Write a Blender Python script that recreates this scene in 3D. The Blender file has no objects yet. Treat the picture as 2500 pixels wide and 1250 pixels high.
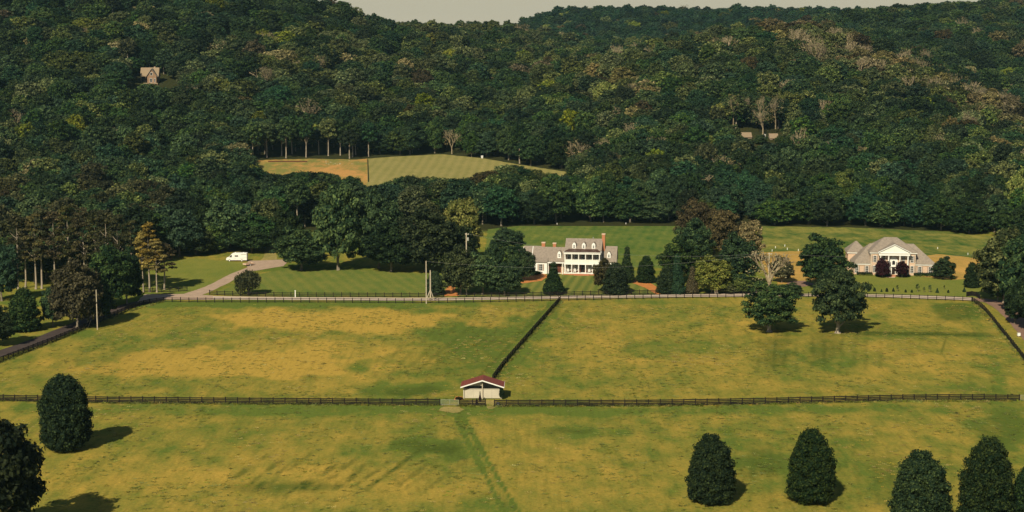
import bpy, math, random
import numpy as np
from mathutils import Vector, Matrix

random.seed(7)
scene = bpy.context.scene
R = math.radians

# ------------------------------------------------------------------ camera, sky, sun, exposure
CAM_H = 75.0
FOC = 4000.0                      # focal length in photo pixels (photo 2500 wide)
PITCH = math.atan(535.0 / FOC)
cam_data = bpy.data.cameras.new('camera')
cam_data.sensor_width = 36.0
cam_data.lens = 36.0 * FOC / 2500.0
cam_data.clip_start = 1.0
cam_data.clip_end = 20000.0
cam = bpy.data.objects.new('camera', cam_data)
scene.collection.objects.link(cam)
cam.location = (0, 0, CAM_H)
cam.rotation_euler = (math.pi / 2 - PITCH, 0, 0)
scene.camera = cam

SUN_TRAVEL = Vector((0.47, 1.18, -0.98)).normalized()
sun_data = bpy.data.lights.new('sun', 'SUN')
sun_data.energy = 5.0
sun_data.angle = R(0.5)
sun_data.color = (1.0, 0.90, 0.68)
sun = bpy.data.objects.new('sun', sun_data)
scene.collection.objects.link(sun)
sun.rotation_euler = SUN_TRAVEL.to_track_quat('-Z', 'Y').to_euler()
sun.location = (-200, -200, 300)

world = bpy.data.worlds.new('World')
scene.world = world
world.use_nodes = True
wn, wl = world.node_tree.nodes, world.node_tree.links
wn.clear()
sky = wn.new('ShaderNodeTexSky')
sky.sky_type = 'NISHITA'
sky.sun_disc = False
sky.sun_elevation = math.asin(-SUN_TRAVEL.z)
sky.sun_rotation = math.atan2(-SUN_TRAVEL.x, -SUN_TRAVEL.y)
sky.air_density = 1.0
sky.dust_density = 0.6
sky.ozone_density = 1.0
bg = wn.new('ShaderNodeBackground')
bg.inputs['Strength'].default_value = 0.05
wo = wn.new('ShaderNodeOutputWorld')
wl.new(sky.outputs[0], bg.inputs['Color'])
bg2 = wn.new('ShaderNodeBackground')          # pale summer haze low round the whole horizon
bg2.inputs['Color'].default_value = (0.54, 0.49, 0.35, 1); bg2.inputs['Strength'].default_value = 0.95
tcw = wn.new('ShaderNodeTexCoord'); sxw = wn.new('ShaderNodeSeparateXYZ'); mrw = wn.new('ShaderNodeMapRange')
mrw.interpolation_type = 'SMOOTHSTEP'
wl.new(tcw.outputs['Generated'], sxw.inputs[0]); wl.new(sxw.outputs[2], mrw.inputs[0])
mrw.inputs[1].default_value = 0.0; mrw.inputs[2].default_value = 0.09; mrw.inputs[3].default_value = 0.95; mrw.inputs[4].default_value = 0.0
mxw = wn.new('ShaderNodeMixShader')
wl.new(mrw.outputs[0], mxw.inputs[0]); wl.new(bg.outputs[0], mxw.inputs[1]); wl.new(bg2.outputs[0], mxw.inputs[2])
wl.new(mxw.outputs[0], wo.inputs['Surface'])

scene.view_settings.view_transform = 'Standard'
scene.view_settings.look = 'None'
scene.view_settings.gamma = 1.0
scene.view_settings.exposure = 0.12
scene.view_settings.use_curve_mapping = False
scene.cycles.max_bounces = 5
scene.cycles.diffuse_bounces = 2
scene.cycles.transparent_max_bounces = 4
scene.cycles.volume_bounces = 1

# ------------------------------------------------------------------ projection helpers (layout only)
CP, SP = math.cos(PITCH), math.sin(PITCH)

def ray(px, py):
    a, t = (px - 1250.0) / FOC, (625.0 - py) / FOC
    return a, CP + t * SP, -SP + t * CP

def G(px, py, z=0.0):
    """world point on the level z that the photo shows at px, py"""
    a, b, c = ray(px, py)
    k = (z - CAM_H) / c
    return Vector((a * k, b * k, z))

def proj(X, Y, Z):
    d = Y * CP - (Z - CAM_H) * SP
    up = Y * SP + (Z - CAM_H) * CP
    return 1250.0 + FOC * X / d, 625.0 - FOC * up / d

# ------------------------------------------------------------------ noise
def _hash(ix, iy, seed):
    ix = ix.astype(np.int64); iy = iy.astype(np.int64)
    h = (ix * 374761393 + iy * 668265263 + seed * 1442695041) & 0x7fffffff
    h = ((h ^ (h >> 13)) * 1274126177) & 0x7fffffff
    return ((h ^ (h >> 16)) & 0xffff) / 65535.0

def vnoise(x, y, seed=0):
    x = np.asarray(x, float); y = np.asarray(y, float)
    ix, iy = np.floor(x), np.floor(y)
    fx, fy = x - ix, y - iy
    fx = fx * fx * (3 - 2 * fx); fy = fy * fy * (3 - 2 * fy)
    a = _hash(ix, iy, seed); b = _hash(ix + 1, iy, seed)
    c = _hash(ix, iy + 1, seed); d = _hash(ix + 1, iy + 1, seed)
    return (a + (b - a) * fx) * (1 - fy) + (c + (d - c) * fx) * fy

def fbm(x, y, seed=0, octs=3):
    s, a, t = 0.0, 1.0, 0.0
    for o in range(octs):
        s = s + a * vnoise(x * 2 ** o, y * 2 ** o, seed + o * 17)
        t += a; a *= 0.5
    return s / t

def sstep(a, b, v):
    t = np.clip((np.asarray(v, float) - a) / (b - a), 0, 1)
    return t * t * (3 - 2 * t)

# ------------------------------------------------------------------ terrain height
T_PX = [-400, 0, 400, 800, 1000, 1210, 1330, 1500, 1750, 2000, 2250, 2500, 2900]
T_Y = [640, 700, 740, 800, 860, 900, 1000, 1100, 1200, 1350, 1500, 1700, 2000, 2400]
T_Z = [
    [0, 6, 12, 24, 40, 50, 76, 100, 114, 104, 92, 80, 70, 60],
    [0, 3, 9, 22, 37, 46, 74, 101, 116, 104, 92, 80, 70, 60],
    [0, 1, 5, 13, 24, 33, 62, 92, 114, 106, 92, 78, 70, 60],
    [0, 1, 8, 11, 14, 20, 44, 68, 86, 80, 70, 66, 62, 60],
    [0, 1, 8, 11, 14, 19, 34, 49, 60, 72, 70, 60, 56, 56],
    [0, 1, 7, 10, 13, 17, 28, 39, 50, 62, 73, 66, 60, 60],
    [0, 1, 6, 10, 15, 20, 32, 44, 48, 54, 67, 60, 93, 84],
    [0, 1, 6, 11, 17, 24, 38, 51, 50, 46, 56, 58, 97, 84],
    [0, 1, 7, 13, 21, 28, 51, 70, 60, 46, 50, 58, 95, 84],
    [0, 1, 7, 13, 21, 30, 52, 69, 60, 58, 80, 84, 93, 84],
    [0, 1, 6, 12, 20, 26, 42, 50, 38, 66, 89, 92, 90, 84],
    [0, 1, 4, 7, 11, 13, 18, 20, 34, 70, 93, 96, 92, 86],
    [0, 1, 4, 7, 10, 11, 13, 16, 34, 70, 93, 96, 92, 88],
]
_us = np.linspace(-0.6, 0.6, 241)
_ys = np.arange(0, 3001, 10.0)
def _build_table():
    tz = np.array(T_Z, float)
    yy = np.array([0] + T_Y + [3000.0])
    tz = np.hstack([np.zeros((len(tz), 1)), tz, tz[:, -1:] * 0.9])
    rows = np.array([np.interp(_ys, yy, r) for r in tz])
    uu = (np.array(T_PX) - 1250.0) / FOC
    g = np.array([np.interp(_us, uu, rows[:, j]) for j in range(len(_ys))]).T
    k = np.exp(-0.5 * (np.arange(-8, 9) / 2.2) ** 2); k /= k.sum()
    g = np.apply_along_axis(lambda r: np.convolve(np.pad(r, 8, 'edge'), k, 'valid'), 0, g)
    k2 = np.exp(-0.5 * (np.arange(-4, 5) / 1.6) ** 2); k2 /= k2.sum()
    g = np.apply_along_axis(lambda r: np.convolve(np.pad(r, 4, 'edge'), k2, 'valid'), 1, g)
    return g
_TAB = _build_table()

def H(X, Y):
    X = np.asarray(X, float); Y = np.asarray(Y, float)
    Yc = np.clip(Y, 1.0, 2999.0)
    u = np.clip(X / np.maximum(Yc, 200.0), -0.5999, 0.5999)
    fu = (u + 0.6) / 0.005; fy = Yc / 10.0
    iu = np.clip(np.floor(fu).astype(int), 0, 239); iy = np.clip(np.floor(fy).astype(int), 0, 299)
    a, b = fu - iu, fy - iy
    z = (_TAB[iu, iy] * (1 - a) + _TAB[iu + 1, iy] * a) * (1 - b) + (_TAB[iu, iy + 1] * (1 - a) + _TAB[iu + 1, iy + 1] * a) * b
    z = z * sstep(640, 700, Yc)
    amp = 15.0 * sstep(880, 1050, Yc) * (1 - 0.55 * sstep(1250, 1500, Yc))
    z = z + amp * (fbm(X / 95.0, Y / 130.0, 5, 3) - 0.5)
    return z

def h1(x, y):
    return float(H(np.array([x]), np.array([y]))[0])

def GT(px, py):
    """terrain point seen at px, py (first hit of the ray with the terrain)"""
    a, b, c = ray(px, py)
    k = np.arange(240.0, 2600.0, 1.0)
    X, Y, Z = a * k, b * k, CAM_H + c * k
    below = np.nonzero(Z <= H(X, Y))[0]
    k0 = k[below[0]] if len(below) else 2600.0
    x, y = a * k0, b * k0
    return Vector((x, y, h1(x, y)))

# ------------------------------------------------------------------ scene helpers
COL = scene.collection

def tag(o, label=None, cat=None, group=None, kind=None):
    if label: o['label'] = label
    if cat: o['category'] = cat
    if group: o['group'] = group
    if kind: o['kind'] = kind
    return o

def empty(name, loc=(0, 0, 0), rz=0.0, scale=(1, 1, 1)):
    o = bpy.data.objects.new(name, None)
    COL.objects.link(o)
    o.location = loc; o.rotation_euler = (0, 0, rz); o.scale = scale
    o.empty_display_size = 0.5
    return o

def link_mesh(name, me, parent=None, loc=(0, 0, 0), rot=(0, 0, 0), scale=(1, 1, 1)):
    o = bpy.data.objects.new(name, me)
    COL.objects.link(o)
    o.location = loc; o.rotation_euler = rot; o.scale = scale
    if parent is not None: o.parent = parent
    return o

class MB:
    """collects plain shapes and links them as one mesh"""
    def __init__(s): s.v, s.f, s.m = [], [], []
    def poly(s, pts, mi=0):
        n = len(s.v); s.v += [tuple(p) for p in pts]; s.f.append(tuple(range(n, n + len(pts)))); s.m.append(mi)
    def solid(s, pts, faces, mi=0):
        n = len(s.v); s.v += [tuple(p) for p in pts]
        for f in faces: s.f.append(tuple(n + i for i in f)); s.m.append(mi)
    def box(s, x0, x1, y0, y1, z0, z1, mi=0):
        p = [(x0, y0, z0), (x1, y0, z0), (x1, y1, z0), (x0, y1, z0), (x0, y0, z1), (x1, y0, z1), (x1, y1, z1), (x0, y1, z1)]
        s.solid(p, [(0, 3, 2, 1), (4, 5, 6, 7), (0, 1, 5, 4), (1, 2, 6, 5), (2, 3, 7, 6), (3, 0, 4, 7)], mi)
    def tube(s, p0, p1, r0, r1, n=8, mi=0, caps=True):
        p0, p1 = Vector(p0), Vector(p1)
        d = (p1 - p0)
        if d.length < 1e-6: return
        d.normalize()
        a = d.orthogonal().normalized(); b = d.cross(a)
        k = len(s.v)
        for p, r in ((p0, r0), (p1, r1)):
            for i in range(n):
                t = 2 * math.pi * i / n
                s.v.append(tuple(p + a * (r * math.cos(t)) + b * (r * math.sin(t))))
        for i in range(n):
            j = (i + 1) % n
            s.f.append((k + i, k + j, k + n + j, k + n + i)); s.m.append(mi)
        if caps:
            s.f.append(tuple(k + n + i for i in range(n))); s.m.append(mi)
            s.f.append(tuple(k + n - 1 - i for i in range(n))); s.m.append(mi)
    def lathe(s, prof, cx=0, cy=0, n=12, mi=0):
        k = len(s.v)
        for r, z in prof:
            for i in range(n):
                t = 2 * math.pi * i / n
                s.v.append((cx + r * math.cos(t), cy + r * math.sin(t), z))
        for a in range(len(prof) - 1):
            for i in range(n):
                j = (i + 1) % n
                s.f.append((k + a * n + i, k + a * n + j, k + (a + 1) * n + j, k + (a + 1) * n + i)); s.m.append(mi)
    def prism(s, prof, x0, x1, mi=0):
        """profile of (y, z), counter-clockwise seen from -x ... extruded along x"""
        n = len(prof)
        p = [(x0, y, z) for y, z in prof] + [(x1, y, z) for y, z in prof]
        fs = [tuple(range(n - 1, -1, -1)), tuple(range(n, 2 * n))] + [(i, (i + 1) % n, n + (i + 1) % n, n + i) for i in range(n)]
        s.solid(p, fs, mi)
    def prism_y(s, prof, y0, y1, mi=0):
        """profile of (x, z) extruded along y"""
        n = len(prof)
        p = [(x, y0, z) for x, z in prof] + [(x, y1, z) for x, z in prof]
        fs = [tuple(range(n)), tuple(range(2 * n - 1, n - 1, -1))] + [(i, n + i, n + (i + 1) % n, (i + 1) % n) for i in range(n)]
        s.solid(p, fs, mi)
    def mesh(s, name, mats, smooth=False):
        me = bpy.data.meshes.new(name)
        me.from_pydata(s.v, [], s.f)
        for m in (mats if isinstance(mats, (list, tuple)) else [mats]): me.materials.append(m)
        me.polygons.foreach_set('material_index', s.m)
        if smooth: me.polygons.foreach_set('use_smooth', [True] * len(me.polygons))
        me.update()
        return me
    def build(s, name, mats, parent=None, loc=(0, 0, 0), smooth=False, rot=(0, 0, 0)):
        return link_mesh(name, s.mesh(name, mats, smooth), parent, loc, rot)

# ------------------------------------------------------------------ materials
def newmat(name):
    m = bpy.data.materials.new(name); m.use_nodes = True
    nt = m.node_tree; nt.nodes.clear()
    out = nt.nodes.new('ShaderNodeOutputMaterial')
    bs = nt.nodes.new('ShaderNodeBsdfPrincipled')
    nt.links.new(bs.outputs[0], out.inputs[0])
    bs.inputs['Roughness'].default_value = 0.9
    bs.inputs['Specular IOR Level'].default_value = 0.15
    return m, nt, bs, out

class NT:
    def __init__(s, nt): s.nt = nt
    def n(s, t, **kw):
        nd = s.nt.nodes.new(t)
        for k, v in kw.items(): setattr(nd, k, v)
        return nd
    def l(s, a, b): s.nt.links.new(a, b)
    def math(s, op, a, b=0.0, clamp=False):
        nd = s.n('ShaderNodeMath', operation=op); nd.use_clamp = clamp
        for i, v in enumerate((a, b)):
            if isinstance(v, (int, float)): nd.inputs[i].default_value = v
            else: s.l(v, nd.inputs[i])
        return nd.outputs[0]
    def mix(s, f, a, b, blend='MIX'):
        nd = s.n('ShaderNodeMix', data_type='RGBA', blend_type=blend)
        for sock, v in ((nd.inputs[0], f), (nd.inputs[6], a), (nd.inputs[7], b)):
            if isinstance(v, (int, float)): sock.default_value = v
            elif isinstance(v, tuple): sock.default_value = (*v[:3], 1)
            else: s.l(v, sock)
        return nd.outputs[2]
    def noise(s, vec, scale, detail=3, rough=0.55, lac=2.0):
        nd = s.n('ShaderNodeTexNoise'); s.l(vec, nd.inputs['Vector'])
        nd.inputs['Scale'].default_value = scale; nd.inputs['Detail'].default_value = detail
        nd.inputs['Roughness'].default_value = rough
        return nd.outputs[0]
    def mapping(s, vec, scale=(1, 1, 1), rot=0.0):
        nd = s.n('ShaderNodeMapping'); s.l(vec, nd.inputs[0])
        nd.inputs['Rotation'].default_value = (0, 0, rot); nd.inputs['Scale'].default_value = scale
        return nd.outputs[0]
    def rng(s, v, a, b, c=0.0, d=1.0):
        nd = s.n('ShaderNodeMapRange'); s.l(v, nd.inputs[0])
        for i, x in enumerate((a, b, c, d)): nd.inputs[i + 1].default_value = x
        return nd.outputs[0]
    def attr(s, name):
        return s.n('ShaderNodeAttribute', attribute_name=name)

def plain(name, col, rough=0.85, var=0.12, scale=3.0, spec=0.2):
    m, nt, bs, out = newmat(name)
    t = NT(nt)
    tc = t.n('ShaderNodeTexCoord').outputs['Object']
    nz = t.noise(tc, scale, 4, 0.6)
    k = t.rng(nz, 0.3, 0.7, 1 - var, 1 + var)
    c = t.mix(1.0, col, t.n('ShaderNodeCombineColor').outputs[0], 'MULTIPLY')
    comb = [n for n in nt.nodes if n.type == 'COMBINE_COLOR'][-1]
    for i in range(3): t.l(k, comb.inputs[i])
    t.l(c, bs.inputs['Base Color'])
    bs.inputs['Roughness'].default_value = rough
    bs.inputs['Specular IOR Level'].default_value = spec
    return m

def grass(name, green, gold, base=0.5, amp=0.9, stripe=None, dark=0.35, use_attr=False, fine=1.0):
    """green and dry grass mottled over each other; stripe = (angle, width in m, contrast)"""
    m, nt, bs, out = newmat(name)
    t = NT(nt)
    pos = t.n('ShaderNodeNewGeometry').outputs['Position']
    big = t.noise(pos, 0.035, 4, 0.6)
    mid = t.noise(t.mapping(pos, (1.0, 0.45, 1), 0.25), 0.22, 5, 0.65)
    finez = t.noise(pos, 1.1, 4, 0.7)
    f = t.math('ADD', t.math('MULTIPLY', t.math('SUBTRACT', big, 0.5), amp * 1.3), t.math('MULTIPLY', t.math('SUBTRACT', mid, 0.5), amp * 1.5))
    f = t.math('ADD', f, t.math('MULTIPLY', t.math('SUBTRACT', finez, 0.5), 0.5 * fine))
    if use_attr:
        a = t.attr('tone').outputs['Fac']
        f = t.math('ADD', f, t.math('ADD', t.math('MULTIPLY', t.math('SUBTRACT', a, 0.5), 1.9), 0.40), True)
    else:
        f = t.math('ADD', f, base, True)
    if stripe:
        ang, wid, con = stripe
        mp = t.mapping(pos, (1, 1, 1), ang)
        sx = t.n('ShaderNodeSeparateXYZ'); t.l(mp, sx.inputs[0])
        wob = t.math('MULTIPLY', t.math('SUBTRACT', mid, 0.5), wid * 0.7)
        ph = t.math('MULTIPLY', t.math('ADD', sx.outputs[0], wob), math.pi / wid)
        s = t.math('SINE', ph)
        f = t.math('ADD', f, t.math('MULTIPLY', s, con), True)
    c = t.mix(f, green, gold)
    st = t.noise(t.mapping(pos, (1.0, 0.05, 1), R(9)), 0.9, 3, 0.6)
    c = t.mix(t.math('MULTIPLY', t.rng(st, 0.50, 0.72), dark * 0.35), c, tuple(g * 0.62 for g in green))
    # darker weeds and seed heads
    w = t.noise(t.mapping(pos, (1.0, 0.4, 1), -0.5), 0.5, 5, 0.75)
    wm = t.rng(w, 0.54, 0.80)
    c = t.mix(t.math('MULTIPLY', wm, dark), c, tuple(g * 0.45 for g in green))
    if use_attr:
        rt = t.attr('weed').outputs['Fac']
        wz = t.rng(finez, 0.35, 0.65)
        c = t.mix(t.math('MULTIPLY', rt, t.math('ADD', t.math('MULTIPLY', wz, 0.6), 0.7), True), c, (0.060, 0.085, 0.016))
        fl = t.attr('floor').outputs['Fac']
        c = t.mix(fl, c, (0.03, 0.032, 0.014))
    fz = t.rng(t.noise(pos, 1.9, 4, 0.75), 0.25, 0.75, 0.74, 1.26)
    comb = t.n('ShaderNodeCombineColor')
    for i in range(3): t.l(fz, comb.inputs[i])
    c = t.mix(1.0, c, comb.outputs[0], 'MULTIPLY')
    t.l(c, bs.inputs['Base Color'])
    bs.inputs['Specular IOR Level'].default_value = 0.0
    bs.inputs['Roughness'].default_value = 1.0
    bp = t.n('ShaderNodeBump'); bp.inputs['Strength'].default_value = 0.55; bp.inputs['Distance'].default_value = 0.35
    t.l(t.math('ADD', t.math('MULTIPLY', mid, 1.2), finez), bp.inputs['Height']); t.l(bp.outputs[0], bs.inputs['Normal'])
    return m

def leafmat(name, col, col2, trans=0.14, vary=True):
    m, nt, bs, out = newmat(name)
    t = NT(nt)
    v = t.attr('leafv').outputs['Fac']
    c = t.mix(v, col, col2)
    rnd = t.n('ShaderNodeObjectInfo').outputs['Random']
    hs = t.n('ShaderNodeHueSaturation')
    t.l(t.rng(rnd, 0, 1, 0.478, 0.515), hs.inputs['Hue'])
    r2 = t.math('FRACT', t.math('MULTIPLY', rnd, 7.31))
    t.l(t.rng(r2, 0, 1, 0.55 if vary else 1.0, 1.5 if vary else 1.1), hs.inputs['Value'])
    r3 = t.math('FRACT', t.math('MULTIPLY', rnd, 13.7))
    t.l(t.rng(r3, 0, 1, 0.82, 1.12), hs.inputs['Saturation'])
    t.l(c, hs.inputs['Color'])
    t.l(hs.outputs[0], bs.inputs['Base Color'])
    bs.inputs['Roughness'].default_value = 0.75
    bs.inputs['Specular IOR Level'].default_value = 0.12
    tr = t.n('ShaderNodeBsdfTranslucent')
    t.l(hs.outputs[0], tr.inputs['Color'])
    mx = t.n('ShaderNodeMixShader'); mx.inputs[0].default_value = trans
    t.l(bs.outputs[0], mx.inputs[1]); t.l(tr.outputs[0], mx.inputs[2]); t.l(mx.outputs[0], out.inputs[0])
    return m

LEAF = {
    'dark':   leafmat('leaves_dark_green', (0.008, 0.022, 0.010), (0.056, 0.092, 0.026)),
    'deep':   leafmat('leaves_deep_green', (0.006, 0.016, 0.007), (0.044, 0.066, 0.017)),
    'mid':    leafmat('leaves_green', (0.012, 0.033, 0.012), (0.092, 0.140, 0.032)),
    'teal':   leafmat('leaves_bluish_green', (0.008, 0.026, 0.014), (0.048, 0.096, 0.038)),
    'olive':  leafmat('leaves_olive', (0.026, 0.042, 0.014), (0.175, 0.200, 0.060)),
    'yellow': leafmat('leaves_yellow_green', (0.060, 0.084, 0.012), (0.250, 0.260, 0.045)),
    'ygreen': leafmat('leaves_bright_yellow_green', (0.070, 0.095, 0.012), (0.260, 0.260, 0.042), 0.14, False),
    'brown':  leafmat('leaves_brown', (0.030, 0.026, 0.012), (0.120, 0.096, 0.036)),
    'tan':    leafmat('leaves_tan', (0.085, 0.080, 0.030), (0.350, 0.290, 0.120)),
    'gold':   leafmat('needles_gold', (0.110, 0.090, 0.018), (0.440, 0.330, 0.060)),
    'red':    leafmat('leaves_dark_red', (0.016, 0.005, 0.007), (0.045, 0.010, 0.012)),
    'pine':   leafmat('needles_dull', (0.020, 0.026, 0.011), (0.110, 0.105, 0.036)),
}
M = {
    'bark': plain('bark_grey', (0.20, 0.165, 0.12), 0.95, 0.3, 2.0),
    'palebark': plain('bark_pale', (0.31, 0.255, 0.19), 0.95, 0.3, 2.0),
    'deadwood': plain('dead_branches', (0.27, 0.215, 0.135), 0.95, 0.25, 1.0),
    'white': plain('white_paint', (0.78, 0.76, 0.70), 0.6, 0.05, 1.0, 0.3),
    'cream': plain('cream_board', (0.50, 0.45, 0.35), 0.8, 0.08, 0.8),
    'siding': plain('pale_siding', (0.74, 0.74, 0.66), 0.7, 0.05, 1.0),
    'shingle': plain('roof_shingle_grey', (0.25, 0.205, 0.165), 0.9, 0.18, 1.6),
    'brownroof': plain('roof_shingle_brown', (0.26, 0.215, 0.17), 0.9, 0.18, 1.6),
    'darkroof': plain('porch_roof_metal', (0.07, 0.035, 0.025), 0.5, 0.1, 1.0),
    'brick': plain('chimney_brick', (0.42, 0.17, 0.085), 0.9, 0.2, 5.0),
    'pinkbrick': plain('pale_brick', (0.58, 0.41, 0.29), 0.9, 0.12, 3.5),
    'redroof': plain('red_metal_roof', (0.20, 0.046, 0.022), 0.55, 0.12, 1.2, 0.3),
    'glass': plain('dark_window_glass', (0.030, 0.030, 0.032), 0.15, 0.1, 1.0, 0.6),
    'dark': plain('dark_interior_and_shade', (0.020, 0.014, 0.012), 0.9, 0.1, 1.0),
    'darkred': plain('dull_dark_red', (0.11, 0.035, 0.022), 0.9, 0.15, 1.0),
    'shutter': plain('taupe_shutter', (0.36, 0.27, 0.21), 0.8, 0.1, 2.0),
    'wood': plain('stained_fence_wood', (0.012, 0.009, 0.008), 0.9, 0.35, 1.5),
    'pole': plain('weathered_pole', (0.46, 0.39, 0.29), 0.9, 0.2, 2.0),
    'steel': plain('galvanised_steel', (0.34, 0.34, 0.30), 0.5, 0.1, 2.0, 0.5),
    'rubber': plain('black_rubber', (0.02, 0.02, 0.02), 0.8, 0.1),
    'deck': plain('deck_boards', (0.27, 0.20, 0.13), 0.9, 0.15, 2.0),
    'log': plain('log_wall', (0.27, 0.17, 0.105), 0.9, 0.15, 1.5),
    'terracotta': plain('terracotta_clay', (0.45, 0.17, 0.07), 0.9, 0.15, 2.0),
    'wire': plain('aluminium_wire', (0.30, 0.30, 0.28), 0.6, 0.05),
    'rock': plain('pale_stone', (0.42, 0.36, 0.26), 0.9, 0.15, 2.0),
}
G_PASTURE = grass('pasture_grass', (0.120, 0.160, 0.028), (0.430, 0.288, 0.055), use_attr=True, amp=1.15, dark=0.8)
G_LAWN = grass('mown_lawn', (0.085, 0.145, 0.030), (0.250, 0.225, 0.052), base=0.42, amp=0.6, stripe=(R(-17), 1.9, 0.10), dark=0.25)
G_LAWN2 = grass('striped_lawn', (0.070, 0.120, 0.028), (0.260, 0.235, 0.055), base=0.48, amp=0.3, stripe=(R(8), 1.5, 0.22), dark=0.2)
G_LAWN3 = grass('plain_lawn', (0.100, 0.155, 0.030), (0.280, 0.245, 0.050), base=0.45, amp=0.5, dark=0.25)
G_MEADOW = grass('lush_meadow', (0.048, 0.115, 0.024), (0.220, 0.225, 0.050), base=0.42, amp=0.9, stripe=(R(9), 1.7, 0.07), dark=0.4)
G_WILD = grass('wild_meadow', (0.055, 0.110, 0.024), (0.290, 0.250, 0.060), base=0.42, amp=1.5, dark=0.5)
G_HAY = grass('mown_hay_field', (0.160, 0.165, 0.045), (0.330, 0.275, 0.100), base=0.6, amp=0.5, stripe=(R(2), 2.2, 0.13), dark=0.25)
G_SOIL = grass('clay_soil', (0.300, 0.215, 0.055), (0.530, 0.310, 0.085), base=0.6, amp=1.3, dark=0.2)
G_LANE = grass('dry_lane', (0.190, 0.185, 0.050), (0.400, 0.300, 0.110), base=0.55, amp=1.2, dark=0.3)
G_SCRAPE = grass('scraped_soil', (0.210, 0.200, 0.055), (0.500, 0.265, 0.085), base=0.52, amp=2.2, dark=0.4)
M['gravel'] = plain('gravel', (0.42, 0.30, 0.215), 0.95, 0.16, 0.5)
M['mulch'] = plain('orange_mulch', (0.52, 0.20, 0.055), 0.95, 0.18, 0.6)
M['asphalt'] = plain('asphalt', (0.062, 0.045, 0.040), 0.95, 0.2, 0.4)
M['paleroad'] = plain('pale_road', (0.52, 0.41, 0.32), 0.95, 0.12, 0.3)
M['pinkroad'] = plain('pink_gravel', (0.24, 0.145, 0.105), 0.95, 0.15, 0.4)  # darkened: shade on the right-hand road put into the gravel colour

# ------------------------------------------------------------------ ground sheet
def grow(start, stop, step, k):
    out, x, s = [], start, step
    while x < stop:
        x += s; s *= k; out.append(min(x, stop))
    return out
gx = list(np.arange(-170, 170.1, 0.55))
side = grow(gx[-1], 900, 2, 1.06) + grow(900, 3500, 60, 1.2)
gx = [-s - (gx[-1] + gx[0]) * 0 for s in reversed(side)] + gx + side
gx = sorted(set(round(v, 3) for v in gx))
gy = list(np.linspace(-900, 200, 12)) + list(np.arange(238, 490, 1.7)) + list(np.arange(490, 940, 4.0)) + list(np.arange(940, 2300, 12.0)) + grow(2300, 4200, 40, 1.3)
gy = sorted(set(round(v, 3) for v in gy))
GX, GY = np.meshgrid(np.array(gx), np.array(gy))
GZ = H(GX, GY)
nx, ny = len(gx), len(gy)

_pa = (CAM_H / np.maximum(GY, 60.0))
PPY = 625.0 - FOC * (GY * SP - (CAM_H) * CP) / (GY * CP + CAM_H * SP)
PPX = 1250.0 + FOC * GX / (GY * CP + CAM_H * SP)
tone = np.full(GX.shape, 0.485)
weed = np.zeros(GX.shape)
def blob(arr, px, py, rx, ry, amt, rot=0.0, soft=0.55):
    n = (fbm(PPX / 55.0, PPY / 22.0, int(px) % 97, 3) - 0.5) * 1.5
    dx, dy = PPX - px, PPY - py
    c, s = math.cos(rot), math.sin(rot)
    d = np.sqrt(((dx * c + dy * s) / rx) ** 2 + ((-dx * s + dy * c) / ry) ** 2) + n
    arr += amt * (1 - sstep(1 - soft, 1 + soft * 0.6, d)) * (GY < 640) * (GY > 60)
# straw-coloured patches in the left paddock
blob(tone, 820, 782, 330, 24, 0.60)
blob(tone, 620, 772, 90, 14, 0.3)
blob(tone, 560, 890, 330, 32, 0.60)
blob(tone, 760, 850, 180, 26, 0.20)
blob(tone, 400, 900, 160, 22, 0.16)
blob(tone, 250, 860, 160, 60, -0.10)
blob(tone, 120, 930, 160, 30, 0.02)
blob(tone, 500, 742, 700, 9, -0.28)
blob(tone, 1150, 830, 120, 90, -0.18)
blob(tone, 900, 950, 500, 18, 0.05)
blob(tone, 1000, 948, 130, 18, -0.30)
# right paddock
blob(tone, 1700, 860, 500, 90, 0.10)
blob(tone, 1650, 850, 140, 22, -0.16)
blob(tone, 1330, 900, 110, 60, -0.12)
blob(tone, 1950, 860, 140, 60, -0.14)
blob(tone, 2200, 770, 160, 26, 0.14)
blob(tone, 2330, 760, 70, 22, -0.26)
blob(tone, 2260, 860, 160, 40, 0.08)
blob(tone, 1350, 805, 70, 70, -0.12)
blob(tone, 2420, 930, 80, 40, -0.10)
# front paddock
blob(tone, 1200, 1000, 1300, 14, -0.26)
blob(tone, 300, 1050, 260, 40, -0.02)
blob(tone, 480, 1180, 420, 70, 0.14)
blob(tone, 900, 1180, 260, 50, 0.06)
blob(tone, 1300, 1110, 240, 60, 0.08)
blob(tone, 1060, 1095, 110, 26, -0.34)
blob(tone, 1400, 1055, 120, 16, -0.22)
blob(tone, 640, 1170, 160, 20, -0.14, 0.3)
blob(tone, 1500, 1200, 180, 60, 0.06)
blob(tone, 1850, 1110, 200, 40, -0.12)
blob(tone, 2060, 1130, 160, 60, -0.10)
blob(tone, 2250, 1050, 200, 30, 0.10)
blob(tone, 2440, 1040, 90, 60, -0.25)
blob(weed, 1060, 1095, 90, 18, 0.75)
blob(weed, 1380, 1053, 70, 8, 0.55)
blob(weed, 1890, 860, 40, 45, 0.45)
blob(weed, 2010, 860, 45, 40, 0.4)
blob(weed, 2250, 815, 200, 5, 0.7)
blob(weed, 2330, 765, 60, 22, 0.5)
blob(weed, 2440, 1050, 60, 60, 0.4)
blob(weed, 1850, 1130, 60, 40, 0.35)
blob(weed, 2180, 1180, 60, 60, 0.25)
blob(weed, 1000, 955, 90, 12, 0.6)
blob(weed, 250, 880, 200, 60, 0.12)
blob(weed, 1130, 860, 120, 80, 0.15)
blob(weed, 700, 1190, 150, 12, 0.45)
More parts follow.
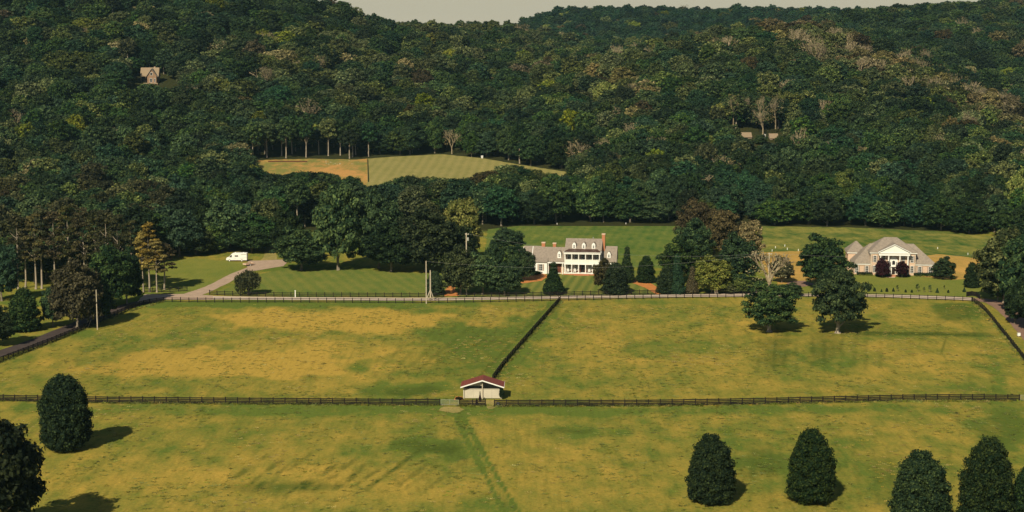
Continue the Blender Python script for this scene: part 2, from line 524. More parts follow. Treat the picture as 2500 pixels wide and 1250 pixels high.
# lying streaks of the last mowing and wheel tracks
def track(x0, y0, x1, y1, w, amt, arr, brk=0.0):
    dx, dy = x1 - x0, y1 - y0; L = math.hypot(dx, dy)
    t = ((PPX - x0) * dx + (PPY - y0) * dy) / L
    d = np.abs((PPX - x0) * dy - (PPY - y0) * dx) / L + (fbm(PPX / 9.0, PPY / 9.0, int(x0) % 51, 2) - 0.5) * w * 0.9
    m = (1 - sstep(w * 0.4, w, d)) * sstep(-12, 12, t) * (1 - sstep(L - 12, L + 12, t))
    if brk: m = m * sstep(0.5 - brk * 0.3, 0.6, fbm(PPX / 30.0, PPY / 12.0, int(y0) % 91, 2))
    arr += amt * m * (GY < 640) * (GY > 60)
for i in range(15):
    x = 560 + i * 33 + random.uniform(-10, 10); y = 1175 + random.uniform(-22, 22) - abs(i - 7) * 1.5
    track(x, y + 30, x + 105, y - 45, 5 + random.random() * 4, 0.55, weed, 0.8)
for i in range(8):
    x = 900 + i * 42; track(x, 935 - i * 12, x + 130 + i * 6, 790 - i * 4, 6, 0.30, weed, 0.9)
for i in range(10):
    x = 1850 + i * 33 + random.uniform(-8, 8); track(x, 910, x + random.uniform(-8, 14), 790, 7, 0.30, weed, 0.9)
for i in range(12):
    x = 1830 + i * 45 + random.uniform(-8, 8); track(x, 1240, x + random.uniform(-20, 20), 1090, 8, 0.28, weed, 1.0)
track(2370, 745, 2455, 960, 22, -0.08, tone); track(2355, 745, 2430, 960, 3, 0.3, weed)
track(1345, 740, 1165, 925, 5, 0.45, weed); track(1395, 745, 1235, 925, 4, 0.22, weed)
track(1362, 735, 1200, 925, 26, -0.22, tone)
track(2110, 810, 2430, 822, 3, 0.7, weed); track(2310, 825, 2300, 860, 4, 0.6, weed); track(2300, 860, 2315, 890, 3, 0.5, weed)
track(600, 965, 2450, 955, 3, 0.25, weed, 0.5)
for k, w in ((-1, 5), (1, 5)):
    track(1112 + k * 8, 1000, 1250 + k * 17, 1255, 6, -0.34, tone); track(1112 + k * 8, 1000, 1250 + k * 17, 1255, 4, 0.22, weed)
track(1112, 1000, 1250, 1255, 22, -0.10, tone)
# greener beyond the road
tone = np.where(PPY < 726, np.minimum(tone, 0.40), tone)
tone = np.clip(tone, 0.0, 1.0); weed = np.clip(weed, 0, 1)
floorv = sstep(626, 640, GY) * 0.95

verts = np.stack([GX, GY, GZ], -1).reshape(-1, 3)
ii = np.arange(nx * ny).reshape(ny, nx)
quads = np.stack([ii[:-1, :-1], ii[:-1, 1:], ii[1:, 1:], ii[1:, :-1]], -1).reshape(-1, 4)

def np_mesh(name, verts, faces, mats, smooth=False, attrs=None, fattrs=None):
    me = bpy.data.meshes.new(name)
    nv, (nf, k) = len(verts), faces.shape
    me.vertices.add(nv); me.vertices.foreach_set('co', np.ascontiguousarray(verts, dtype=np.float32).ravel())
    me.loops.add(nf * k); me.loops.foreach_set('vertex_index', np.ascontiguousarray(faces, dtype=np.int32).ravel())
    me.polygons.add(nf)
    me.polygons.foreach_set('loop_start', np.arange(nf, dtype=np.int32) * k)
    try: me.polygons.foreach_set('loop_total', np.full(nf, k, dtype=np.int32))
    except Exception: pass
    if smooth: me.polygons.foreach_set('use_smooth', np.ones(nf, dtype=bool))
    for m in (mats if isinstance(mats, (list, tuple)) else [mats]): me.materials.append(m)
    me.update(calc_edges=True)
    for an, av in (attrs or {}).items():
        a = me.attributes.new(an, 'FLOAT', 'POINT'); a.data.foreach_set('value', np.ascontiguousarray(av, dtype=np.float32).ravel())
    for an, av in (fattrs or {}).items():
        a = me.attributes.new(an, 'FLOAT', 'FACE'); a.data.foreach_set('value', np.ascontiguousarray(av, dtype=np.float32).ravel())
    return me

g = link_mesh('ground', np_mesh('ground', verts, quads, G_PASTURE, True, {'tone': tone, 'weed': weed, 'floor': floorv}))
tag(g, kind='structure')

# ------------------------------------------------------------------ flat overlays: lawns, drives, road
_level = [0]
def overlay(name, pts, mat, lift=0.02, jitter=0.35, step=2.0, world_pts=None):
    P = world_pts or [G(*p) for p in pts]
    out = []
    rnd = random.Random(len(P) * 31 + int(P[0].x * 10))
    for i in range(len(P)):
        a, b = P[i], P[(i + 1) % len(P)]
        n = max(1, int((b - a).length / step))
        for k in range(n):
            p = a.lerp(b, k / n)
            out.append((p.x + rnd.uniform(-jitter, jitter), p.y + rnd.uniform(-jitter, jitter), lift))
    mb = MB(); mb.poly(out)
    # face up
    area = sum(out[i][0] * out[(i + 1) % len(out)][1] - out[(i + 1) % len(out)][0] * out[i][1] for i in range(len(out)))
    if area < 0: mb.f[0] = tuple(reversed(mb.f[0]))
    o = mb.build(name, mat); tag(o, kind='structure')
    return o

def strip(name, center, widths, mat, lift, jitter=0.12, step=2.5):
    """ribbon along a polyline of world points"""
    C = [Vector((p.x, p.y, 0)) for p in center]
    # smooth resample
    pts, ws = [], []
    for i in range(len(C) - 1):
        p0 = C[max(i - 1, 0)]; p1 = C[i]; p2 = C[i + 1]; p3 = C[min(i + 2, len(C) - 1)]
        n = max(2, int((p2 - p1).length / step))
        for k in range(n + (i == len(C) - 2)):
            t = k / n
            pts.append(0.5 * ((2 * p1) + (p2 - p0) * t + (2 * p0 - 5 * p1 + 4 * p2 - p3) * t * t + (3 * p1 - p0 - 3 * p2 + p3) * t ** 3))
            ws.append(widths[i] + (widths[i + 1] - widths[i]) * t)
    rnd = random.Random(5)
    mb = MB()
    for i, p in enumerate(pts):
        d = (pts[min(i + 1, len(pts) - 1)] - pts[max(i - 1, 0)]).normalized()
        nrm = Vector((-d.y, d.x, 0))
        for s in (-1, 1):
            q = p + nrm * s * (ws[i] / 2 + rnd.uniform(-jitter, jitter)); mb.v.append((q.x, q.y, lift))
    for i in range(len(pts) - 1):
        mb.f.append((2 * i, 2 * i + 1, 2 * i + 3, 2 * i + 2)[::-1]); mb.m.append(0)
    o = mb.build(name, mat); tag(o, kind='structure')
    return o

overlay('lawn', [(330, 716), (345, 680), (398, 634), (480, 631), (575, 640), (600, 642), (560, 690), (510, 716)], G_LAWN3, 0.02)
overlay('lawn', [(512, 719), (560, 702), (640, 668), (700, 655), (800, 655), (900, 660), (1060, 668), (1100, 660), (1098, 724)], G_LAWN, 0.02)
overlay('lawn', [(1100, 724), (1098, 690), (1150, 660), (1260, 640), (1400, 660), (1560, 660), (1640, 690), (1660, 719)], G_LAWN2, 0.02)
overlay('lawn', [(1895, 719), (1925, 700), (2000, 682), (2085, 672), (2300, 672), (2420, 684), (2470, 722), (2370, 727), (2100, 722)], G_LAWN3, 0.02)
overlay('meadow', [(1180, 646), (1190, 560), (1270, 551), (1660, 549), (1700, 600), (1650, 655), (1400, 652)], G_MEADOW, 0.02)
overlay('meadow', [(1840, 614), (1850, 552), (2100, 556), (2300, 566), (2450, 580), (2440, 632), (2300, 628), (2050, 616)], G_WILD, 0.02, 1.2)
overlay('bare_soil', [(1845, 616), (1975, 613), (2060, 618), (2050, 660), (1975, 690), (1900, 694), (1870, 660)], G_SOIL, 0.03, 0.8)
overlay('bare_soil', [(2230, 630), (2290, 620), (2400, 632), (2400, 676), (2330, 684), (2250, 676)], G_SOIL, 0.03, 0.8)
# drives, paths
strip('driveway', [G(452, 726), G(520, 700), G(585, 668), G(640, 648)], [7.0, 4.6, 4.8, 6.0], M['gravel'], 0.04)
overlay('parking_area', [(600, 650), (607, 637), (640, 636), (690, 634), (700, 642), (690, 650), (650, 657), (618, 662)], M['gravel'], 0.055, 0.3)
strip('farm_track', [G(655, 640), G(660, 620), G(655, 590), G(660, 570)], [6.0, 4.0, 4.0, 4.0], G_LANE, 0.035)
overlay('mulch_path', [(1085, 723), (1090, 705), (1100, 688), (1110, 700), (1122, 723)], M['mulch'], 0.045)
overlay('mulch_path', [(1255, 685), (1290, 672), (1325, 668), (1340, 674), (1322, 686), (1275, 692)], M['mulch'], 0.045)
strip('mulch_path', [G(1535, 683), G(1562, 690), G(1590, 702), G(1618, 719)], [3.5, 5.5, 4.0, 4.0], M['mulch'], 0.045)
overlay('gravel_drive', [(1735, 720), (1785, 712), (1850, 704), (1870, 700), (1862, 714), (1830, 721)], M['gravel'], 0.045)
overlay('gravel_drive', [(1915, 698), (1925, 687), (1965, 685), (1990, 694), (1965, 700), (1935, 702)], M['pinkroad'], 0.045)
overlay('brick_path', [(2163, 678), (2165, 668), (2182, 668), (2186, 678)], M['pinkbrick'], 0.04, 0.1)

overlay('trodden_ground', [(1070, 1000), (1080, 993), (1120, 993), (1132, 999), (1112, 1008), (1088, 1007)], G_LANE, 0.03, 0.5, 1.0)
overlay('trodden_ground', [(1140, 990), (1150, 976), (1215, 976), (1212, 992), (1203, 999), (1188, 998), (1184, 990)], G_LANE, 0.03, 0.4, 1.0)
road_c = [G(-160, 935), G(-60, 885), G(60, 845), G(160, 806), G(240, 772), G(310, 748), G(360, 736)]
strip('asphalt_road', road_c, [5.5] * 7, M['asphalt'], 0.05)
overlay('road_apron', [(335, 738), (352, 719), (450, 718), (520, 722), (520, 732), (400, 731), (345, 740)], M['gravel'], 0.06, 0.2)
road2 = [G(505, 727), G(700, 729), G(900, 730), G(1050, 730.5), G(1250, 728.5), G(1450, 725), G(1650, 722), G(1850, 720.5), G(2100, 722), G(2300, 727), G(2380, 731)]
strip('pale_road', road2, [6.0] + [5.0] * 10, M['paleroad'], 0.055)
road3 = [G(2375, 731), G(2425, 737), G(2466, 762), G(2522, 822), G(2590, 910), G(2700, 1080)]
strip('gravel_road', road3, [5.0, 6.0, 6.0, 6.0, 6.0, 6.0], M['pinkroad'], 0.06)

# upper clearings on the slope
def slope_patch(name, top, bot, mat, n=44, m=12, lift=0.25):
    txs, tys = zip(*top); bxs, bys = zip(*bot)
    V = []
    for j in range(m + 1):
        for i in range(n + 1):
            s = i / n
            xt = txs[0] + (txs[-1] - txs[0]) * s; xb = bxs[0] + (bxs[-1] - bxs[0]) * s
            A = GT(xt, np.interp(xt, txs, tys)); B = GT(xb, np.interp(xb, bxs, bys))
            p = A.lerp(B, j / m)
            V.append((p.x, p.y, h1(p.x, p.y) + lift))
    V = np.array(V)
    ii = np.arange((n + 1) * (m + 1)).reshape(m + 1, n + 1)
    F = np.stack([ii[:-1, :-1], ii[1:, :-1], ii[1:, 1:], ii[:-1, 1:]], -1).reshape(-1, 4)
    o = link_mesh(name, np_mesh(name, V, F, mat, True)); tag(o, kind='structure')
CLEAR_TOP = [(600, 398), (650, 392), (760, 389), (870, 391), (897, 389), (960, 384), (1080, 378), (1180, 388), (1260, 402), (1310, 410), (1400, 424)]
CLEAR_BOT = [(600, 440), (650, 452), (760, 456), (850, 462), (930, 468), (1000, 462), (1100, 452), (1180, 446), (1260, 440), (1310, 436), (1400, 434)]
slope_patch('scraped_soil', [p for p in CLEAR_TOP if p[0] <= 897], [p for p in CLEAR_BOT if p[0] < 897] + [(897, 465)], G_SCRAPE)
slope_patch('hay_field', [p for p in CLEAR_TOP if p[0] >= 897], [(897, 465)] + [p for p in CLEAR_BOT if p[0] > 897], G_HAY)

# ------------------------------------------------------------------ tree crowns and trunks
def leaf_crown(lobes, n, size, seed, upb=0.35, jit=0.55, elong=1.0, core=0.62, dn=-0.65):
    """leaf-spray faces over the surface of many small lobes, plus the dim inner mass of each lobe"""
    rg = np.random.RandomState(seed)
    L = np.array(lobes, float)
    area = (L[:, 3] * L[:, 4] + L[:, 3] * L[:, 5] + L[:, 4] * L[:, 5])
    pr = area / area.sum()
    V, Fv, K = [], [], 0
    P_, N_, Q_ = [], [], []
    need = n
    lobe_r = rg.rand(len(L))
    while need > 0:
        m = int(need * 2.2) + 50
        k = rg.choice(len(L), m, p=pr)
        d = rg.normal(size=(m, 3)); d /= np.linalg.norm(d, axis=1, keepdims=True)
        ok = d[:, 2] > dn
        k, d = k[ok], d[ok]; m = len(k)
        rad = 1.0 - np.abs(rg.normal(size=m)) * 0.20 + rg.rand(m) ** 3 * 0.40
        p = L[k, :3] + d * L[k, 3:6] * rad[:, None]
        # drop what lies deep inside another lobe
        dd = np.min(np.where(np.arange(len(L))[None, :] == k[:, None], 9.0,
                    np.linalg.norm((p[:, None, :] - L[None, :, :3]) / L[None, :, 3:6], axis=2)), axis=1)
        ok = dd > 0.82
        p, d, k = p[ok][:need], d[ok][:need], k[ok][:need]
        need -= len(p)
        P_.append(p); N_.append(d / L[k, 3:6] * L[k, 3:4]); Q_.append(k)
        if len(P_) > 12: break
    p, nn, k = np.vstack(P_), np.vstack(N_), np.concatenate(Q_)
    m = len(p)
    nn /= np.linalg.norm(nn, axis=1, keepdims=True)
    nn = nn + rg.normal(size=(m, 3)) * jit + np.array([0, 0, upb])
    nn /= np.linalg.norm(nn, axis=1, keepdims=True)
    rv = rg.normal(size=(m, 3))
    t = np.cross(nn, rv); t /= np.linalg.norm(t, axis=1, keepdims=True)
    b = np.cross(nn, t)
    s = size * (0.55 + 0.9 * rg.rand(m))[:, None]
    sh = (rg.rand(m, 4) * 0.5 + 0.75)
    e = elong
    c0 = p + t * s * sh[:, 0:1] * e
    c1 = p + b * s * sh[:, 1:2] * 0.62 + t * s * 0.15
    c2 = p - t * s * sh[:, 2:3] * 0.75 * e
    c3 = p - b * s * sh[:, 3:4] * 0.62 + t * s * 0.10
    verts = np.stack([c0, c1, c2, c3], 1).reshape(-1, 3)
    faces = np.arange(m * 4).reshape(-1, 4)
    val = np.clip(0.18 + 0.45 * (lobe_r[k] - 0.5) + 1.0 * (rg.rand(m) ** 2.5 - 0.15), 0, 1)  # few bright leaves among dark ones, crown highlights put into the tone
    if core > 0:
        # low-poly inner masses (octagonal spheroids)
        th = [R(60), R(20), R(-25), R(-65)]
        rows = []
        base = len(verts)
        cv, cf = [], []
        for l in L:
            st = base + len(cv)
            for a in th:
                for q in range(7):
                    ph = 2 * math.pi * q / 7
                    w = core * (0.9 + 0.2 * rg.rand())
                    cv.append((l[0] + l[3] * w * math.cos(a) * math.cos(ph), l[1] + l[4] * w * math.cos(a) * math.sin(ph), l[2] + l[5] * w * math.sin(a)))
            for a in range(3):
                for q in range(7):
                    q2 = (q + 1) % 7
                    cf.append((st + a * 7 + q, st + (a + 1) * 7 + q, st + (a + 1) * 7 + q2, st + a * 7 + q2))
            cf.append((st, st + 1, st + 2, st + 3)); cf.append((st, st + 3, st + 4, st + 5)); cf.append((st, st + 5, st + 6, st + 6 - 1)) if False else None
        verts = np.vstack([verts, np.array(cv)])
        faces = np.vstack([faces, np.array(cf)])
        val = np.concatenate([val, np.zeros(len(cf))])  # inner masses all get the darkest leaf tone, crown shade put into colour
    return verts, faces, val

def fib(n, seed, zmin=-0.5):
    rg = random.Random(seed)
    out = []
    off = rg.random() * 6.28
    for i in range(n):
        z = 1 - (1 - zmin) * (i + 0.5) / n
        r = math.sqrt(max(0, 1 - z * z)); a = off + i * 2.39996
        out.append((r * math.cos(a), r * math.sin(a), z))
    return out

def lobes_round(W, z0, z1, n, seed, lr=0.36, squash=0.8, irr=0.18):
    rg = random.Random(seed)
    Rr, Hz, zc = W / 2, (z1 - z0) / 2, (z0 + z1) / 2
    L = [(0, 0, zc, Rr * 0.62, Rr * 0.62, Hz * 0.66)]
    for x, y, z in fib(n, seed, -0.75):
        k = rg.uniform(0.55, 0.74) + rg.uniform(-irr, irr) * 0.5
        r = Rr * lr * rg.uniform(0.7, 1.25)
        L.append((x * (Rr - r * 0.6) * (k + 0.3), y * (Rr - r * 0.6) * (k + 0.3), zc + z * (Hz - r * squash * 0.6) * (k + 0.3), r, r, r * squash))
    return L

def lobes_profile(W, z0, z1, prof, n_lev, seed, lr=0.24, squash=0.6):
    """prof: list of (t, radius factor)"""
    rg = random.Random(seed)
    ts, fs = zip(*prof)
    L = []
    for i in range(n_lev):
        t = (i + 0.5) / n_lev
        rr = W / 2 * np.interp(t, ts, fs)
        z = z0 + (z1 - z0) * t
        L.append((0, 0, z, rr * 0.74 + .1, rr * 0.74 + .1, (z1 - z0) / n_lev * 1.1))
        r = max(0.5, W * lr * 0.5 * (0.6 + 0.5 * fs[0]))
        m = max(3, int(2 * math.pi * rr / (r * 1.25)))
        off = rg.random() * 6.28
        for q in range(m):
            a = off + 2 * math.pi * q / m + rg.uniform(-0.2, 0.2)
            lr_ = r * rg.uniform(0.7, 1.25)
            zq = z + rg.uniform(-0.9, 0.9) * (z1 - z0) / n_lev
            tq = min(1, max(0, (zq - z0) / (z1 - z0)))
            d = max(0, W / 2 * np.interp(tq, ts, fs) - lr_ * 0.75) * (rg.uniform(0.86, 1.04) if rg.random() < 0.8 else rg.uniform(1.05, 1.16)) * (1 + 0.07 * math.sin(3 * a + seed + tq * 5))
            L.append((d * math.cos(a), d * math.sin(a), max(zq, z0 + lr_ * squash * .6), lr_, lr_, lr_ * squash * rg.uniform(0.8, 1.3)))
    L.append((0, 0, z1 - W * 0.03, W * 0.09, W * 0.09, W * 0.10))
    return L

CONE = [(0, 0.86), (0.08, 0.98), (0.25, 1.0), (0.45, 0.97), (0.65, 0.87), (0.80, 0.72), (0.92, 0.54), (1, 0.34)]
OVAL = [(0, 0.80), (0.08, 0.95), (0.3, 1.0), (0.5, 1.0), (0.7, 0.94), (0.84, 0.80), (0.94, 0.60), (1, 0.38)]
SPIRE = [(0, 0.9), (0.15, 1.0), (0.4, 0.76), (0.7, 0.42), (1, 0.08)]

def trunk_mesh(name, h, r, crown_z, seed, limbs=6, mat=None, w=8.0, flare=1.7):
    rg = random.Random(seed)
    mb = MB()
    zs = [-0.6, 0.0, h * 0.04, h * 0.15, h * 0.4, h * 0.7, h * 0.92]
    rs = [r * flare * 1.1, r * flare, r * 1.15, r, r * 0.72, r * 0.42, r * 0.1]
    px = py = 0.0; prev = None
    for i in range(len(zs)):
        cur = (px, py, zs[i])
        if prev is not None: mb.tube(prev, cur, rs[i - 1], rs[i], 8, 0, False)
        prev = cur
        px += rg.uniform(-0.02, 0.02) * h * 0.3; py += rg.uniform(-0.02, 0.02) * h * 0.3
    for i in range(limbs):
        z = crown_z + (h * 0.75 - crown_z) * (i + 0.3) / limbs
        a = i * 2.4 + rg.random()
        ln = w * 0.36 * rg.uniform(0.7, 1.1) * (1 - 0.4 * i / limbs)
        p0 = Vector((0, 0, z - ln * 0.25)); p1 = p0 + Vector((math.cos(a) * ln * 0.5, math.sin(a) * ln * 0.5, ln * 0.35)); p2 = p1 + Vector((math.cos(a) * ln * 0.5, math.sin(a) * ln * 0.5, ln * 0.5))
        mb.tube(p0, p1, r * 0.42, r * 0.26, 5, 0, False); mb.tube(p1, p2, r * 0.26, r * 0.08, 5, 0, False)
    return mb.mesh(name, mat or M['bark'], True)

def bare_mesh(name, h, w, seed, mat, depth=5, spread=0.5, r0=0.3):
    rg = random.Random(seed)
    mb = MB()
    def br(p, d, ln, r, k):
        q = p + d * ln
        mb.tube(p, q, r, r * 0.68, 5 if k > 3 else 3, 0, False)
        if k == 0: return
        n = 3 if rg.random() < 0.55 else 2
        if k == depth: n = 4
        for i in range(n):
            a = rg.uniform(0, 6.28); o = d.orthogonal().normalized(); o = Matrix.Rotation(a + i * 6.28 / n, 3, d) @ o
            nd = (d + o * rg.uniform(0.35, 0.8) * (spread * 1.6) + Vector((0, 0, 0.16))).normalized()
            br(q, nd, ln * rg.uniform(0.62, 0.85), r * 0.62, k - 1)
    br(Vector((0, 0, -0.4)), Vector((0, 0, 1)), h * 0.22, r0, depth)
    zs = max(v[2] for v in mb.v); xs = max(max(abs(v[0]), abs(v[1])) for v in mb.v)
    mb.v = [(v[0] * w / 2 / xs, v[1] * w / 2 / xs, v[2] * h / zs) for v in mb.v]
    return mb.mesh(name, mat)

PROTO = {}
def proto(kind, h, w, lobes, n, size, seed, trunk, **kw):
    v, f, val = leaf_crown(lobes, n, size, seed, **kw)
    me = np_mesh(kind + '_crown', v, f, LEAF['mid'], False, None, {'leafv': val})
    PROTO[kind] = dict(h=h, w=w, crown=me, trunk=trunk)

# close-up kinds
for i in range(3):
    proto('oval%d' % i, 14, 10, lobes_profile(10, 0.7, 13.7, OVAL if i == 0 else CONE, 13, 20 + i, 0.19, 0.8), 22000, 0.20, 40 + i,
          trunk_mesh('trunk', 14, 0.28, 1.5, 3 + i, 8, w=9), upb=0.25, jit=0.75, core=0.72)
for i in range(3):
    proto('oak%d' % i, 12, 13, lobes_round(13, 0.9, 12, 64, 60 + i, 0.21, 0.55, 0.5), 12000, 0.28, 70 + i,
          trunk_mesh('trunk', 12, 0.42, 1.6, 13 + i, 9, M['palebark'], 12, 2.2), upb=0.5, jit=0.55, core=0.6)
for i in range(3):
    proto('bushy%d' % i, 12, 10, lobes_round(10, 0.3, 12, 60, 80 + i, 0.22, 0.8, 0.4), 9000, 0.29, 90 + i,
          trunk_mesh('trunk', 12, 0.25, 1.6, 23 + i, 6, w=9), upb=0.35, jit=0.55, core=0.65)
for i in range(2):
    proto('cone%d' % i, 10, 8, lobes_profile(8, 0.2, 10, SPIRE if i else CONE, 9, 100 + i, 0.27, 0.55), 6500, 0.26, 104 + i,
          trunk_mesh('trunk', 10, 0.2, 1.2, 33, 4, w=6), upb=0.1, jit=0.55, core=0.7)
# forest kinds
for i in range(4):
    proto('round%d' % i, 15, 12.5, lobes_round(12.5, 2.0, 15, 52, 110 + i, 0.21, 0.8, 0.3), 4200, 0.42, 120 + i,
          trunk_mesh('trunk', 15, 0.28, 4, 43 + i, 5, M['bark'], 10), upb=0.45, jit=0.6, core=0.6)
for i in range(2):
    proto('tall%d' % i, 19, 9.5, lobes_round(9.5, 7.0, 19, 34, 130 + i, 0.25, 0.85, 0.4), 3000, 0.42, 132 + i,
          trunk_mesh('trunk', 19, 0.30, 8, 53 + i, 6, M['palebark'], 9), upb=0.3, jit=0.5, core=0.62)
def pine_lobes(seed, h=20, w=8, zb=0.38):
    rg = random.Random(seed); L = []
    for i in range(34):
        t = (i + rg.random()) / 34
        z = h * (zb + (0.98 - zb) * t)
        rr = w / 2 * (0.45 + 0.55 * math.sin(math.pi * min(1, 0.25 + t * 0.75)))
        a = rg.random() * 6.28; d = rr * rg.uniform(0.35, 0.85); r = rg.uniform(0.7, 1.5)
        L.append((d * math.cos(a), d * math.sin(a), z, r, r, r * 0.38))
    return L
for i in range(3):
    proto('pine%d' % i, 20, 8, pine_lobes(140 + i), 3800, 0.28, 144 + i, trunk_mesh('trunk', 20, 0.27, 8, 63 + i, 12, M['palebark'], 7.5), upb=0.5, jit=0.5, core=0.35)
def willow_lobes(seed):
    rg = random.Random(seed); L = []
    for i in range(30):
        a = i * 2.4; d = 3.7 * math.sqrt((i + 0.5) / 30)
        zt = 8 - (d / 3.9) ** 2 * 2.2 + rg.uniform(-0.3, 0.3); ln = rg.uniform(1.5, 3.0)
        L.append((d * math.cos(a), d * math.sin(a), zt - ln, 0.75, 0.75, ln))
    return L
proto('willow', 8.5, 8, willow_lobes(5), 6000, 0.2, 150, trunk_mesh('trunk', 8, 0.25, 3, 73, 5, w=6), upb=-0.2, jit=0.7, elong=1.8, core=0.4, dn=-0.95)
# leafless trees: fine branches with a thin haze of dry leaves
for i in range(3):
    v, f, val = leaf_crown(lobes_round(11, 4, 14, 18, 160 + i, 0.3, 0.7, 0.6), 420, 0.26, 161 + i, core=0)
    PROTO['bare%d' % i] = dict(h=14, w=11, crown=np_mesh('bare_crown', v, f, LEAF['tan'], False, None, {'leafv': val}), trunk=bare_mesh('branches', 14, 11, 170 + i, M['deadwood'], 5, 0.5, 0.34))

_mc = {}
PROTO['bare3'] = dict(h=14, w=11, crown=PROTO['bare0']['crown'], trunk=bare_mesh('branches', 14, 11, 181, M['deadwood'], 5, 0.42, 0.5))
def coloured(me, col):
    key = (me.name, col)
    if key not in _mc:
        c = me.copy(); c.materials[0] = LEAF[col]; _mc[key] = c
    return _mc[key]

def add_tree(loc, w, h, kind, col, label, group, name='tree', rz=None, cat='tree', lean=0.0):
    p = PROTO[kind]
    e = empty(name, loc, random.uniform(0, 6.28) if rz is None else rz, (w / p['w'], w / p['w'], h / p['h']))
    tag(e, label, cat, group)
    link_mesh('trunk', p['trunk'], e)
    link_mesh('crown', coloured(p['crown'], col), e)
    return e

COLW = {'ygreen': 'yellow-green', 'deep': 'deep green', 'dark': 'dark green', 'mid': 'green', 'teal': 'bluish green', 'olive': 'olive green', 'yellow': 'yellow-green', 'brown': 'brownish', 'tan': 'pale tan', 'gold': 'golden', 'red': 'dark red', 'pine': 'dull green'}

